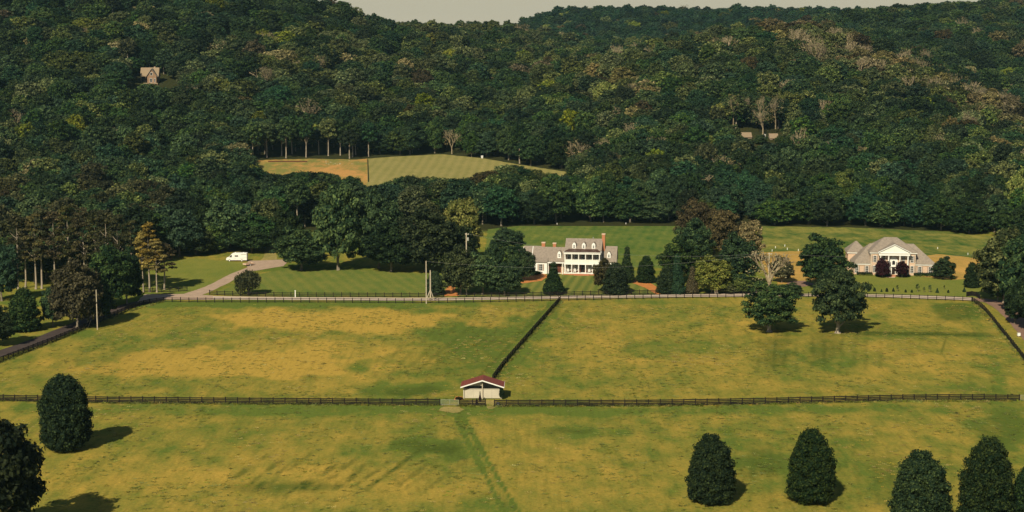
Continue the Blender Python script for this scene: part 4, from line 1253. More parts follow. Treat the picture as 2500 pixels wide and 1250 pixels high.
# ------------------------------------------------------------------ red-roofed shed
so = G(1131, 974); 
shed = empty('horse_shed', so, R(-1)); tag(shed, 'small cream horse shed with a low-pitched red roof behind the front fence', 'shed')
W_, Dp, He, Hr = 8.0, 4.4, 2.75, 4.05
mid_ = W_ / 2
mb = MB()
mb.box(0, .12, .35, Dp, 0, He); mb.box(W_ - .12, W_, .35, Dp, 0, He)
mb.box(.12, W_ - .12, Dp - .12, Dp, 0, He)
mb.prism_y([(0, He), (W_, He), (mid_, Hr - .12)], Dp - .12, Dp)
mb.build('wall', M['cream'], shed)
mb = MB(); mb.box(0, .2, .05, .35, 0, He + .0); mb.build('corner_post', M['cream'], shed)
mb = MB(); mb.box(W_ - .2, W_, .05, .35, 0, He + .0); mb.build('corner_post', M['cream'], shed)
mb = MB(); mb.box(mid_ - .09, mid_ + .09, -.05, .2, 0, Hr - .25); mb.build('centre_post', M['pole'], shed)
xs = [.2, mid_ / 2 + .1, mid_, mid_ * 1.5 - .05, W_ - .2]
for k in range(4):
    mb = MB(); mb.box(xs[k] + .012, xs[k + 1] - .012, .30, .36, .12, 2.12 + .0); mb.build('front_panel', M['cream'], shed)
mb = MB(); mb.box(.2, W_ - .2, .22, .30, 2.06, 2.16); mb.build('rail', M['cream'], shed)
mb = MB(); mb.prism_y([(.55, He + .05), (mid_ - .1, He + .05), (mid_ - .1, Hr - .3)], .25, .32); mb.build('gable_board', M['cream'], shed)
ov = .55
for s in (0, 1):
    mb = MB()
    x0 = -ov if s == 0 else W_ + ov
    ze = He - .15
    pr = [(x0, ze), (mid_, Hr), (mid_, Hr + .10), (x0, ze + .10)]
    if s: pr = [(mid_, Hr), (x0, ze), (x0, ze + .10), (mid_, Hr + .10)]
    mb.prism_y(pr, -.7, Dp + .5); ro = mb.build('roof_sheet', M['redroof'], shed)
    for q in range(7):
        f0 = (q + .5) / 7; xx = x0 + (mid_ - x0) * f0; zz = ze + (Hr - ze) * f0 + .10
        rb = MB(); rb.box(xx - .03, xx + .03, -.7, Dp + .5, zz - .01, zz + .04); rb.build('roof_rib', M['redroof'], ro)
    mb = MB()
    pr = [(x0, ze - .12), (mid_, Hr - .12), (mid_, Hr + .12), (x0, ze + .12)]
    if s: pr = [(mid_, Hr - .12), (x0, ze - .12), (x0, ze + .12), (mid_, Hr + .12)]
    mb.prism_y(pr, -.78, -.703); mb.build('fascia', M['white'], shed)
mb = MB(); mb.box(W_ + ov, W_ + ov + .05, -.7, Dp + .5, He - .25, He - .02); mb.build('gutter', M['white'], shed)

def shrub(px, py, w, h, col, label, kind='bushy0', name='shrub', group='garden shrubs', dz=0.0, cat='shrub', wpt=None):
    b = wpt or G(px, py)
    return add_tree((b.x, b.y, b.z + dz), w, h, kind, col, label, group, name, cat=cat)
shrub(1172, 979, .55, 1.9, 'red', 'narrow dark reddish shrub standing in for an unclear upright thing at the shed centre post', 'cone1')  # shrub shape stands in for a dark upright thing of unclear kind
shrub(1164, 988, .5, 1.25, 'red', 'small dark shrub standing in for an unclear thing at the fence left of the shed', 'cone0')  # second shrub shape standing in for a dark thing of unclear kind
shrub(1225, 975, 1.1, 2.4, 'dark', 'dark climber-like shrub against the right side of the shed', 'bushy1')
shrub(1120, 975, 1.6, .5, 'brown', 'low rusty heap-like bush left of the shed', 'bushy2')
ov_ = overlay('bare_soil', [(1108, 977), (1113, 968), (1128, 968), (1131, 976)], M['mulch'], 0.03, .1)
b = G(1216, 990.5)
e = empty('water_tub', b + Vector((0, -.25, 0))); tag(e, 'round white tub at the fence post right of the gap by the shed', 'tub')
mb = MB(); mb.lathe([(.28, 0), (.36, .1), (.38, .5), (.34, .62), (.15, .68), (0.001, .68)], n=14); mb.build('barrel', M['white'], e)
mb = MB(); mb.lathe([(.385, .42), (.40, .45), (.385, .48)], n=14); mb.build('rim', M['cream'], e)

# ------------------------------------------------------------------ windows, doors, roofs
def window(parent, x, y, z, w, h, shutters=True, arch=False, mat=None, grid=(2, 3), pane='glass'):
    """window in a wall whose outside faces -y at depth y"""
    e = MB()
    t = 0.09
    e.box(x - w / 2 - t, x - w / 2, y - .09, y, z - t, z + h + t); e.box(x + w / 2, x + w / 2 + t, y - .09, y, z - t, z + h + t)
    e.box(x - w / 2, x + w / 2, y - .09, y, z + h, z + h + t * 1.4); e.box(x - w / 2, x + w / 2, y - .12, y, z - t, z)
    for i in range(1, grid[0]): xx = x - w / 2 + w * i / grid[0]; e.box(xx - .03, xx + .03, y - .062, y - .03, z, z + h)
    for j in range(1, grid[1]): zz = z + h * j / grid[1]; e.box(x - w / 2, x + w / 2, y - .058, y - .034, zz - .025, zz + .025)
    f = e.build('window', mat or M['white'], parent)
    p = MB(); p.box(x - w / 2, x + w / 2, y - .03, y - .005, z, z + h); p.build('pane', M[pane], f)
    if shutters:
        for s in (-1, 1):
            c = x + s * (w / 2 + t + .24); q = MB(); q.box(c - .22, c + .22, y - .06, y - .004, z - .03, z + h + .03)
            for k in range(5): zz = z + h * (k + .5) / 5; q.box(c - .17, c + .17, y - .075, y - .06, zz - .05, zz + .05)
            q.build('shutter', M['shutter'], f)
    return f

def gable_roof(parent, x0, x1, y0, y1, ze, zr, mat, ov=0.3, th=0.16, yr=None):
    """ridge along x"""
    yr = (y0 + y1) / 2 if yr is None else yr
    k0 = (zr - ze) / (yr - y0); k1 = (zr - ze) / (y1 - yr)
    mb = MB()
    mb.prism([(y0 - ov, ze - ov * k0), (yr, zr), (yr, zr + th), (y0 - ov, ze - ov * k0 + th)][::-1], x0 - .25, x1 + .25)
    mb.prism([(yr, zr), (y1 + ov, ze - ov * k1), (y1 + ov, ze - ov * k1 + th), (yr, zr + th)][::-1], x0 - .25, x1 + .25)
    return mb.build('roof', mat, parent)

def gable_walls(parent, x0, x1, y0, y1, ze, zr, mat, yr=None, z0=0):
    yr = (y0 + y1) / 2 if yr is None else yr
    mb = MB(); mb.prism([(y0, z0), (y1, z0), (y1, ze), (yr, zr - .02), (y0, ze)][::-1], x0, x1)
    return mb.build('wall', mat, parent)

def hip_roof(parent, x0, x1, y0, y1, ze, zr, rx0, rx1, mat, ov=0.4, yr=None, th=.14):
    yr = (y0 + y1) / 2 if yr is None else yr
    a, b, c, d = x0 - ov, x1 + ov, y0 - ov, y1 + ov
    mb = MB()
    base = [(a, c, ze), (b, c, ze), (b, d, ze), (a, d, ze)]
    top = [(p[0], p[1], ze + th) for p in base]
    mb.solid(base + top + [(rx0, yr, zr), (rx1, yr, zr)],
             [(0, 3, 2, 1), (0, 1, 5, 4), (1, 2, 6, 5), (2, 3, 7, 6), (3, 0, 4, 7), (4, 5, 9, 8), (6, 7, 8, 9), (5, 6, 9), (7, 4, 8)])
    r = mb.build('roof', mat, parent)
    t = MB(); t.box(a + .05, b - .05, c + .05, d - .05, ze - .28, ze - .003); t.build('eave_trim', M['white'], r)
    return r

def dormer(parent, x, yf, z, w, h, depth, roofmat):
    """small gabled dormer with window, front at yf, set on the roof"""
    mb = MB(); mb.prism_y([(x - w / 2, z), (x + w / 2, z), (x + w / 2, z + h * .68), (x + w * .30, z + h * .88), (x, z + h), (x - w * .30, z + h * .88), (x - w / 2, z + h * .68)], yf, yf + depth)
    d = mb.build('dormer', M['white'], parent)
    rf = MB()
    pr = [(x - w / 2 - .1, z + h * .66), (x - w * .32, z + h * .90), (x, z + h + .02), (x + w * .32, z + h * .90), (x + w / 2 + .1, z + h * .66), (x + w / 2 + .14, z + h * .72), (x + w * .34, z + h * .97), (x, z + h + .12), (x - w * .34, z + h * .97), (x - w / 2 - .14, z + h * .72)]
    for i in range(4):
        q = [pr[i], pr[i + 1], pr[8 - i], pr[9 - i]]
        rf.prism_y(q, yf + .12, yf + depth)
    rf.build('dormer_roof', roofmat, d)
    p = MB(); p.box(x - w * .20, x + w * .20, yf - .03, yf - .004, z + h * .20, z + h * .58); p.build('pane', M['glass'], d)
    s = MB(); s.box(x - .02, x + .02, yf - .05, yf - .031, z + h * .20, z + h * .58); s.box(x - w * .20, x + w * .20, yf - .048, yf - .031, z + h * .37, z + h * .41); s.build('sash', M['white'], d)
    return d

def chimney(parent, x0, x1, y0, y1, z0, z1):
    mb = MB(); mb.box(x0, x1, y0, y1, z0, z1 - .35); c = mb.build('chimney', M['brick'], parent)
    t = MB(); t.box(x0 - .08, x1 + .08, y0 - .08, y1 + .08, z1 - .35, z1); t.build('chimney_cap', M['pinkbrick'], c)

# ------------------------------------------------------------------ white house with the double porch
ho_ = G(1377, 671)
wh = empty('porch_house', ho_, R(-8)); tag(wh, 'white two-storey farmhouse with double porch, grey roof and three dormers', 'house')
mb = MB(); mb.box(0.2, 11.5, 2.4, 10.0, 0, 7.6); mb.prism([(2.4, 7.6), (10.0, 7.6), (6.2, 10.72)][::-1], .2, 11.5)
wall = mb.build('wall', M['siding'], wh)
mb = MB(); mb.box(.3, 11.4, 2.32, 2.396, .6, 3.3); mb.box(.3, 11.4, 2.32, 2.396, 4.0, 6.7); mb.build('dark_back_panel', M['darkred'], wh)  # dark red sheets in front of the pale siding, behind the columns
mb = MB(); mb.box(-.1, 11.6, -.1, 2.3, 0, .42); mb.build('brick_base', M['brick'], wh)
mb = MB(); mb.box(-.15, 11.65, -.15, 2.3, .423, .62); mb.build('porch_floor', M['white'], wh)
mb = MB(); mb.box(0, 11.5, 0, 2.3, 3.35, 3.9); mb.build('upper_floor', M['white'], wh)
for k in range(5):
    x0 = .38 + k * 2.2
    mb = MB(); mb.box(x0, x0 + 1.94, .06, .12, 3.9, 4.9); mb.box(x0, x0 + 1.94, .02, .16, 4.9, 4.98)
    for q in range(9): mb.box(x0 + .1 + q * .2, x0 + .2 + q * .2, .035, .06, 3.98, 4.86)
    mb.build('railing', M['siding'], wh)
for k in range(6):
    x = .25 + 2.2 * k
    mb = MB(); mb.box(x - .13, x + .13, -.02, .24, .62, 3.35); mb.box(x - .18, x + .18, -.06, .28, .62, .8); mb.box(x - .18, x + .18, -.06, .28, 3.2, 3.348); mb.build('column', M['white'], wh)
    mb = MB(); mb.box(x - .12, x + .12, -.01, .23, 3.9, 6.7); mb.box(x - .16, x + .16, -.05, .27, 6.55, 6.7); mb.build('column', M['white'], wh)
mb = MB(); mb.box(-.1, 11.6, -.12, 2.38, 6.7, 7.2); mb.box(-.3, 11.8, -.32, 2.38, 7.2, 7.36); mb.build('cornice', M['white'], wh)
mb = MB(); mb.solid([(-.3, -.3, 7.363), (11.8, -.3, 7.363), (11.2, 2.38, 7.363), (.3, 2.38, 7.363), (1.2, 2.38, 8.05), (10.4, 2.38, 8.05)], [(0, 1, 5, 4), (0, 4, 3), (1, 2, 5), (3, 4, 5, 2), (0, 3, 2, 1)]); mb.build('porch_roof', M['darkroof'], wh)
gable_roof(wh, .2, 11.5, 2.4, 10.0, 7.75, 10.85, M['shingle'])
for x in (1.35, 3.55, 5.75, 7.95, 10.15):
    window(wall, x, 2.32, 4.2, .85, 2.2, True, grid=(2, 3))
    if x != 5.75: window(wall, x, 2.32, 1.2, .85, 1.9, True, grid=(2, 3))
mb = MB(); mb.box(5.2, 6.3, 2.24, 2.318, .62, 3.1); d_ = mb.build('door', M['dark'], wh)
k_ = MB(); k_.box(6.15, 6.2, 2.2, 2.239, 1.6, 1.7); k_.build('handle', M['steel'], d_)
for x in (2.9, 5.95, 9.1): dormer(wh, x, 2.75, 7.95, 1.15, 2.15, 2.2, M['shingle'])
chimney(wh, 11.52, 12.5, 5.6, 6.9, 0, 12.7)
mb = MB(); mb.tube((8.6, 7, 10), (8.6, 7, 11.4), .12, .12, 8); mb.build('vent_pipe', M['steel'], wh)
mb = MB()
for k in range(3): mb.box(3.2 + 0, 8.2, -.15 - .35 * (k + 1), -.15 - .35 * k - .003, 0, .46 - .15 * k)
mb.build('brick_steps', M['brick'], wh)
# right wing
w2 = gable_walls(wh, 11.53, 16.2, 3.4, 10.2, 4.3, 8.45, M['siding']); gable_roof(wh, 11.8, 16.2, 3.4, 10.2, 4.3, 8.45, M['shingle'], .35)
dormer(wh, 13.9, 4.0, 4.95, 1.15, 2.2, 2.4, M['shingle'])
window(w2, 13.2, 3.4, 1.1, .9, 1.8); window(w2, 15.2, 3.4, 1.1, .9, 1.8)
# left wing
w3 = gable_walls(wh, -10.4, 0.17, 2.6, 10.2, 4.2, 7.9, M['siding']); gable_roof(wh, -10.4, -.05, 2.6, 10.2, 4.2, 7.9, M['shingle'], .35)
mb = MB(); mb.box(-10.2, -5.6, 1.2, 2.58, 0, 3.7); w4 = mb.build('wall', M['white'], wh)
mb = MB(); mb.solid([(-10.4, .9, 3.703), (-5.4, .9, 3.703), (-5.4, 2.55, 3.703), (-10.4, 2.55, 3.703), (-10.4, .9, 3.82), (-5.4, .9, 3.82), (-5.4, 3.5, 5.15), (-10.4, 3.5, 5.15)], [(0, 3, 2, 1), (0, 1, 5, 4), (4, 5, 6, 7), (1, 2, 6, 5), (3, 0, 4, 7)]); mb.build('roof', M['shingle'], wh)
window(w4, -7.6, 1.2, 1.1, 1.0, 2.0)
mb = MB(); mb.box(-10.75, -10.62, 2.2, 6.4, 3.9, 4.1)
mb.solid([(-10.8, 2.1, 3.65), (-10.62, 2.1, 3.65), (-10.62, 6.4, 7.88), (-10.8, 6.4, 7.88), (-10.8, 2.1, 3.95), (-10.62, 2.1, 3.95), (-10.62, 6.4, 8.2), (-10.8, 6.4, 8.2)], [(0, 3, 2, 1), (4, 5, 6, 7), (0, 1, 5, 4), (1, 2, 6, 5), (2, 3, 7, 6), (3, 0, 4, 7)]); mb.build('rake_board', M['white'], wh)
dormer(wh, -1.9, 3.2, 4.85, 1.15, 2.3, 2.4, M['shingle'])
for k in range(3):
    x = -5.2 + k * 2.3; mb = MB(); mb.box(x - .1, x + .1, 1.0, 1.2, 0, 3.5); mb.build('column', M['white'], wh)
mb = MB(); mb.box(-5.4, -.2, .9, 2.55, 3.5, 3.75); mb.build('porch_beam', M['white'], wh)
mb = MB(); mb.box(-1.1, -.2, 1.3, 2.5, 0, 2.3); mb.build('brick_wall', M['pinkbrick'], wh)
mb = MB(); mb.box(-5.2, -1.2, 2.5, 2.58, .3, 3.4); mb.build('dark_back_panel', M['darkred'], wh)  # dark red sheet in front of the left wing's pale siding
chimney(wh, -8.0, -6.9, 6.8, 7.8, 6.8, 9.5); chimney(wh, -4.4, -3.4, 7.0, 8.0, 6.8, 9.3)
# garage block
mb = MB(); mb.prism([(7.5, 0), (15.5, 0), (15.5, 3.9), (11.5, 7.4), (7.5, 3.9)][::-1], -14.6, -10.43); mb.build('wall', M['cream'], wh)
gable_roof(wh, -14.0, -8.0, 7.5, 15.5, 3.95, 7.5, M['shingle'], .3)
for x in (-16.2, -14.0):
    mb = MB(); mb.prism_y([(x - .95, 0), (x + .95, 0), (x + .95, 4.8), (x, 6.2), (x - .95, 4.8)], 6.6 + (x + 16.2) * .12, 12); gw = mb.build('gable', M['cream'], wh)
    q = MB()
    q.prism_y([(x - 1.1, 4.6), (x, 6.22), (x, 6.4), (x - 1.1, 4.78)], 6.7, 12.2); q.prism_y([(x, 6.22), (x + 1.1, 4.6), (x + 1.1, 4.78), (x, 6.4)], 6.7, 12.2); q.build('gable_roof', M['brownroof'], gw)

# porch chairs
def porch_chair(x, y, label):
    c = wh.matrix_world
    ca, sa = math.cos(R(-8)), math.sin(R(-8))
    e = empty('porch_chair', (ho_.x + x * ca - y * sa, ho_.y + x * sa + y * ca, .62), R(-8)); tag(e, label, 'chair', 'white chairs on the lower porch')
    m = MB(); m.box(-.32, .32, -.3, .3, .4, .46); m.build('seat', M['white'], e)
    m = MB()
    for q in range(5): m.box(-.32 + q * .135, -.23 + q * .135, .27, .32, .463, 1.15)
    m.box(-.34, .34, .26, .33, 1.152, 1.24); m.build('backrest', M['white'], e)
    for s in (-1, 1):
        m = MB(); m.box(s * .34 - .03, s * .34 + .03, -.3, .28, .66, .7); m.build('armrest', M['white'], e)
        for t in (-.27, .27):
            m = MB(); m.box(s * .34 - .03, s * .34 + .03, t - .03, t + .03, 0, .655); m.build('leg', M['white'], e)
for x, lb in ((1.1, 'white porch chair in the far left bay of the lower porch'), (3.3, 'white porch chair in the second bay from left of the lower porch'), (7.9, 'white porch chair right of the dark front door'), (9.9, 'white porch chair in the far right bay of the lower porch')):
    porch_chair(x, .95, lb)

# ------------------------------------------------------------------ pale brick mansion
mo = G(2084, 669.5)
ma = empty('brick_mansion', mo, R(-6)); tag(ma, 'pale brick mansion with brown hip roofs and a white columned portico', 'house')
def mx(x): return x
mb = MB(); mb.box(0, 6.2, 0, 13, 0, 3.3); wl_ = mb.build('wall', M['pinkbrick'], ma)
mb = MB(); mb.box(18.9, 25.3, 0, 13, 0, 3.3); wr_ = mb.build('wall', M['pinkbrick'], ma)
mb = MB(); mb.box(5.1, 19.1, -1.0, 12, 0, 7.0); wc_ = mb.build('wall', M['pinkbrick'], ma)
hip_roof(ma, 0, 25.3, 0, 13.6, 3.45, 9.2, 5.6, 19.4, M['brownroof'], .4)
hip_roof(ma, 5.1, 19.1, -1.0, 12.0, 7.25, 11.4, 9.9, 13.9, M['brownroof'], .45)
mb = MB(); mb.box(-1.0, 4.8, 9.2, 17.5, 0, 5.6); mb.build('wall', M['pinkbrick'], ma)
hip_roof(ma, -1.0, 4.8, 9.2, 17.5, 5.85, 9.1, 1.7, 2.1, M['brownroof'], .4)
for x in (5.1, 18.8):
    for z in range(9):
        mb = MB(); mb.box(x - .04, x + .34, -1.05, -1.003, .3 + z * .75, .72 + z * .75); mb.build('quoin', M['cream'], ma)
# portico
mb = MB(); mb.box(7.5, 17.0, -3.0, -1.05, 0, .35); mb.build('portico_floor', M['pinkbrick'], ma)
for x in (8.0, 10.5, 14.0, 16.5):
    mb = MB(); mb.lathe([(.34, .35), (.34, .55), (.25, .6), (.24, 3.5), (.21, 6.2), (.31, 6.35), (.31, 6.5)], x, -2.65, 14); mb.build('column', M['white'], ma)
mb = MB(); mb.box(7.4, 17.1, -3.0, -1.05, 6.5, 7.2); mb.box(7.2, 17.3, -3.2, -1.05, 7.2, 7.38); mb.build('entablature', M['white'], ma)
mb = MB(); mb.prism_y([(7.6, 7.383), (16.9, 7.383), (12.25, 9.75)], -2.95, -2.5); mb.build('pediment', M['siding'], ma)
for s in (-1, 1):
    mb = MB(); c = 12.25
    pr = [(c + s * 5.15, 7.4), (c, 9.95), (c, 10.15), (c + s * 5.15, 7.6)]
    if s > 0: pr = pr[::-1]
    mb.prism_y(pr, -3.25, -2.7); mb.build('raking_cornice', M['white'], ma)
    mb = MB(); pr = [(c + s * 5.0, 7.5), (c, 10.0), (c, 10.1), (c + s * 5.0, 7.6)]
    if s > 0: pr = pr[::-1]
    mb.prism_y(pr, -2.69, 3.2); mb.build('portico_roof', M['brownroof'], ma)
# centre bay, arch window, door
mb = MB(); mb.prism_y([(10.95, .35), (13.55, .35), (13.55, 4.6), (13.3, 5.4), (12.7, 5.95), (12.25, 6.05), (11.8, 5.95), (11.2, 5.4), (10.95, 4.6)], -1.22, -1.02); bay = mb.build('door_surround', M['white'], ma)
mb = MB(); mb.prism_y([(11.8, 3.4), (12.7, 3.4), (12.7, 4.5), (12.25, 4.75), (11.8, 4.5)], -1.27, -1.223); mb.build('pane', M['glass'], bay)
mb = MB(); mb.box(11.75, 12.75, -1.30, -1.223, .4, 2.7); dd = mb.build('door', M['dark'], ma)
mb = MB(); mb.box(12.6, 12.66, -1.35, -1.303, 1.3, 1.45); mb.build('handle', M['steel'], dd)
mb = MB(); mb.prism_y([(11.2, 2.75), (13.3, 2.75), (12.25, 3.35)], -1.6, -1.225); mb.build('door_pediment', M['white'], ma)
mb = MB(); mb.box(13.05, 13.25, -1.26, -1.223, .5, 4.3); mb.build('sidelight', M['glass'], bay)
mb = MB(); mb.box(11.25, 11.45, -1.26, -1.223, .5, 4.3); mb.build('sidelight', M['glass'], bay)
for x in (6.4, 9.2, 15.3, 18.0):
    window(wc_, x, -1.0, 4.2, .8, 2.0, x in (6.4, 18.0)); window(wc_, x, -1.0, .9, .8, 2.1, x in (6.4, 18.0))
window(wl_, 4.1, 0, .6, .85, 2.1); window(wl_, .9, 0, .6, .85, 2.1); window(wr_, 20.6, 0, .6, .9, 2.1); window(wr_, 23.9, 0, .6, .9, 2.1)
mb = MB()
for k in range(3): mb.box(11.1 - .2 * k, 13.4 + .2 * k, -3.003 - .35 * (k + 1), -3.003 - .35 * k - .003, 0, .32 - .1 * k)
mb.build('brick_steps', M['brick'], ma)

def rel(o, ang, x, y, z=0):
    ca, sa = math.cos(ang), math.sin(ang)
    return Vector((o.x + x * ca - y * sa, o.y + x * sa + y * ca, o.z + z))
# clipped hedges in front of the mansion
def hedge(x0, x1, y, w, h, label):
    p = rel(mo, R(-6), x0, y)
    L = []
    n = max(2, int((x1 - x0) / .55))
    for i in range(n):
        for j in (-.25, .25): L.append(((x1 - x0) * (i + .5) / n, j * w, h * .5, .5, w * .42, h * .52))
    v, f, val = leaf_crown(L, int(500 * (x1 - x0) / 4), .16, int(x0 * 7) + 3, core=.85)
    e = empty('hedge', p, R(-6)); tag(e, label, 'hedge', 'low clipped hedges before the mansion')
    link_mesh('foliage', np_mesh('foliage', v, f, LEAF['dark'], False, None, {'leafv': val}), e)
    mb = MB()
    for i in range(3): mb.tube(((x1 - x0) * (i + .5) / 3, 0, 0), ((x1 - x0) * (i + .5) / 3, 0, h * .5), .05, .04, 5)
    mb.build('stem', M['bark'], e)
hedge(1.0, 5.6, -1.3, 1.0, .9, 'low clipped dark hedge before the left wing of the mansion')
hedge(6.5, 10.9, -3.8, 1.6, .8, 'low clipped dark hedge left of the mansion steps')
hedge(13.8, 17.0, -3.8, 1.6, .8, 'low clipped dark hedge right of the mansion steps')
hedge(18.8, 24.5, -1.4, 1.3, 1.0, 'longest clipped dark hedge, before the right wing of the mansion')
hedge(24.2, 28.2, -2.6, 1.4, 1.1, 'clipped dark hedge running under the rounded tree at the mansion corner')
for k, x in enumerate((1.8, 2.8, 3.8, 4.6, 5.3)):
    shrub(0, 0, .75, .5, 'yellow', '%s from left of the small yellow-green border plants before the left wing' % ORD[k], 'bushy%d' % (k % 3), 'border_plant', 'border plants before the mansion', cat='plant', wpt=rel(mo, R(-6), x, -2.5))
for k, x in enumerate((19.3, 20.4, 21.4, 22.4, 23.3)):
    shrub(0, 0, .8, .5, 'yellow', '%s from left of the small yellow-green border plants before the right wing' % ORD[k], 'bushy%d' % (k % 3), 'border_plant', 'border plants before the mansion', cat='plant', wpt=rel(mo, R(-6), x, -2.9))
shrub(2326, 682, 1.8, 1.3, 'olive', 'greyish olive shrub at the far right end of the mansion hedge', 'bushy0')
shrub(1311, 671, 3.2, 1.2, 'dark', 'low dark shrub under the window of the white left wing', 'bushy1')
shrub(1368, 655, 2.6, 4.6, 'olive', 'olive small tree against the recessed porch of the left wing', 'bushy2')
shrub(1342, 648, 3.2, 5.0, 'brown', 'thin brownish small tree before the left wing roof', 'bushy0')

# saplings on the mansion lawn
SAP = [(2120, 712, 8, 'cone1', 'dark'), (2135, 711.5, 9, 'cone0', 'dark'), (2152, 713, 7, 'cone1', 'dark'), (2165, 712.5, 9, 'cone0', 'dark'), (2181, 712, 9, 'cone1', 'dark'), (2191, 711, 15, 'pine0', 'mid'),
       (2211, 714, 7, 'cone0', 'dark'), (2226, 714.5, 7, 'cone0', 'dark'), (2240, 712.5, 20, 'pine1', 'mid'), (2256, 713.5, 13, 'pine2', 'mid'), (2270, 713.5, 18, 'pine0', 'mid'), (2288, 715, 11, 'cone1', 'dark'),
       (2305, 706, 10, 'pine1', 'mid'), (2315, 715, 7, 'cone0', 'dark'), (2354, 713, 11, 'cone1', 'dark')]
for k, (x, y, hp, kd, c) in enumerate(SAP):
    b = G(x, y); d = b.y * 1.01; h = hp * d / FOC
    add_tree((b.x, b.y, 0), h * (.55 if 'pine' in kd else .75), h, kd, c, '%s from left of the young trees planted in a row behind the road' % ORD[min(k, 25)], 'young trees on the mansion lawn', 'sapling', cat='sapling')

# ------------------------------------------------------------------ camper van and trailer
vb = G(552, 638.5)
van = empty('camper_van', vb, R(-1)); tag(van, 'white camper van parked facing left at the edge of the wood', 'camper')
prof = [(0.0, .45), (0.0, 1.05), (.25, 1.28), (.95, 1.45), (1.75, 2.45), (2.1, 2.72), (2.9, 2.86), (6.95, 2.86), (7.0, 2.8), (7.0, .45)]
mb = MB(); mb.prism_y([(x, z) for x, z in prof][::-1], 0, 2.2); 
body = mb.build('body', M['white'], van)
body.data.transform(Matrix.Identity(4))
bv = body.modifiers.new('b', 'BEVEL'); bv.width = .07; bv.segments = 2; bv.limit_method = 'ANGLE'
def vpart(name, pts, y0, y1, mat, par):
    m = MB(); m.prism_y(pts, y0, y1); return m.build(name, M[mat], par)
vpart('cab_window', [(1.12, 1.45), (1.95, 1.45), (1.95, 2.25), (1.72, 2.25)], -.02, -.003, 'glass', van)
vpart('side_window', [(2.95, 1.65), (4.1, 1.65), (4.1, 2.1), (2.95, 2.1)], -.02, -.003, 'glass', van)
vpart('windscreen', [(1.0, 1.54), (1.05, 1.50), (1.72, 2.35), (1.67, 2.39)], .15, 2.05, 'glass', van)
vpart('side_stripe', [(4.6, .95), (6.9, 1.35), (6.9, 1.42), (4.6, 1.02)], -.012, -.003, 'steel', van)
vpart('side_stripe', [(2.6, .7), (3.5, 1.25), (3.5, 1.32), (2.6, .78)], -.012, -.003, 'steel', van)
vpart('awning', [(5.0, 2.35), (6.8, 2.45), (6.8, 2.52), (5.0, 2.42)], -.10, -.003, 'steel', van)
vpart('sill', [(.8, .34), (6.9, .34), (6.9, .448), (.8, .448)], .04, 2.1, 'darkred', van)
vpart('roof_vent', [(2.9, 2.863), (3.4, 2.863), (3.35, 3.05), (2.95, 3.05)], .6, 1.2, 'white', van)
vpart('roof_vent', [(5.6, 2.863), (6.1, 2.863), (6.05, 3.02), (5.65, 3.02)], .8, 1.4, 'white', van)
vpart('headlight', [(-.015, .82), (.10, .82), (.14, 1.02), (.06, 1.06)], -.01, .45, 'steel', van)
vpart('headlight', [(-.015, .82), (.10, .82), (.14, 1.02), (.06, 1.06)], 1.75, 2.21, 'steel', van)
def wheel(par, x, y, r=.36):
    m = MB(); m.tube((x, y - .11, r), (x, y + .11, r), r, r, 18); w = m.build('wheel', M['rubber'], par)
    q = MB(); q.tube((x, y - .125, r), (x, y - .112, r), r * .62, r * .62, 14); q.build('rim', M['white'], w)
for x in (1.15, 5.3):
    for y in (.08, 2.1): wheel(van, x, y)
tb = G(597, 650)
tr = empty('box_trailer', tb, R(48)); tag(tr, 'small pinkish cargo trailer standing on the gravel behind the camper van', 'trailer')
m = MB(); m.box(0, 3.4, -.8, .8, .42, .55); m.build('bed', M['deck'], tr)
for nm, bx in (('side_board', (0, 3.4, -.85, -.803, .45, .95)), ('side_board', (0, 3.4, .803, .85, .45, .95)), ('tail_board', (-.05, -.003, -.85, .85, .45, .95)), ('front_board', (3.403, 3.45, -.85, .85, .45, .95))):
    m = MB(); m.box(*bx); m.build(nm, M['pinkbrick'], tr)
m = MB(); m.tube((3.45, 0, .48), (4.6, 0, .5), .05, .05, 6); m.build('drawbar', M['steel'], tr)
for y in (-.95, .95): wheel(tr, 1.6, y, .34)

# ------------------------------------------------------------------ utility poles and wires
def pole(px, pyb, pyt, label, r=0.17, arm=True, transformer=False, brace=False):
    b = G(px, pyb); d = b.y * 1.005
    h = (pyb - pyt) * d / FOC / CP
    e = empty('utility_pole', b); tag(e, label, 'utility pole', 'wooden utility poles')
    m = MB(); m.tube((0, 0, -.5), (0, 0, h), r, r * .75, 10); m.build('shaft', M['pole'], e)
    if arm:
        m = MB(); m.box(-.35, .75, -.06, .06, h - .45, h - .32); m.build('crossarm', M['pole'], e)
        for x in (-.3, .15, .7):
            m = MB(); m.lathe([(.03, h - .318), (.06, h - .27), (.05, h - .2), (.03, h - .14), (.001, h - .13)], x, 0, 8); m.build('insulator', M['white'], e)
    if transformer:
        m = MB(); m.lathe([(.001, h - 2.35), (.27, h - 2.3), (.3, h - 2.2), (.3, h - 1.45), (.22, h - 1.32), (.001, h - 1.3)], .48, -.05, 14); m.build('transformer', M['steel'], e)
    if brace:
        for s in (-1, 1):
            m = MB(); m.tube((s * 1.15 - .2 * (s < 0), (.3 if s > 0 else -.9), -.3), (0, 0, h * .36), .12, .10, 8); m.build('brace', M['pole'], e)
    return Vector((b.x, b.y, h - .15))
p1 = pole(238, 805, 706, 'lone pale wooden pole at the left end of the paddock fence', .15, arm=False)
p2 = pole(1041, 741, 636, 'taller slim wooden pole of the close pair by the road fence', .17, arm=False)
p3 = pole(1051, 733, 659, 'shorter pole with two slanting braces at its foot, by the road fence', .22, arm=False, brace=True)
p4 = pole(1139, 720, 568, 'tall pole with a transformer rising out of the bushy tree', .2, True, True)
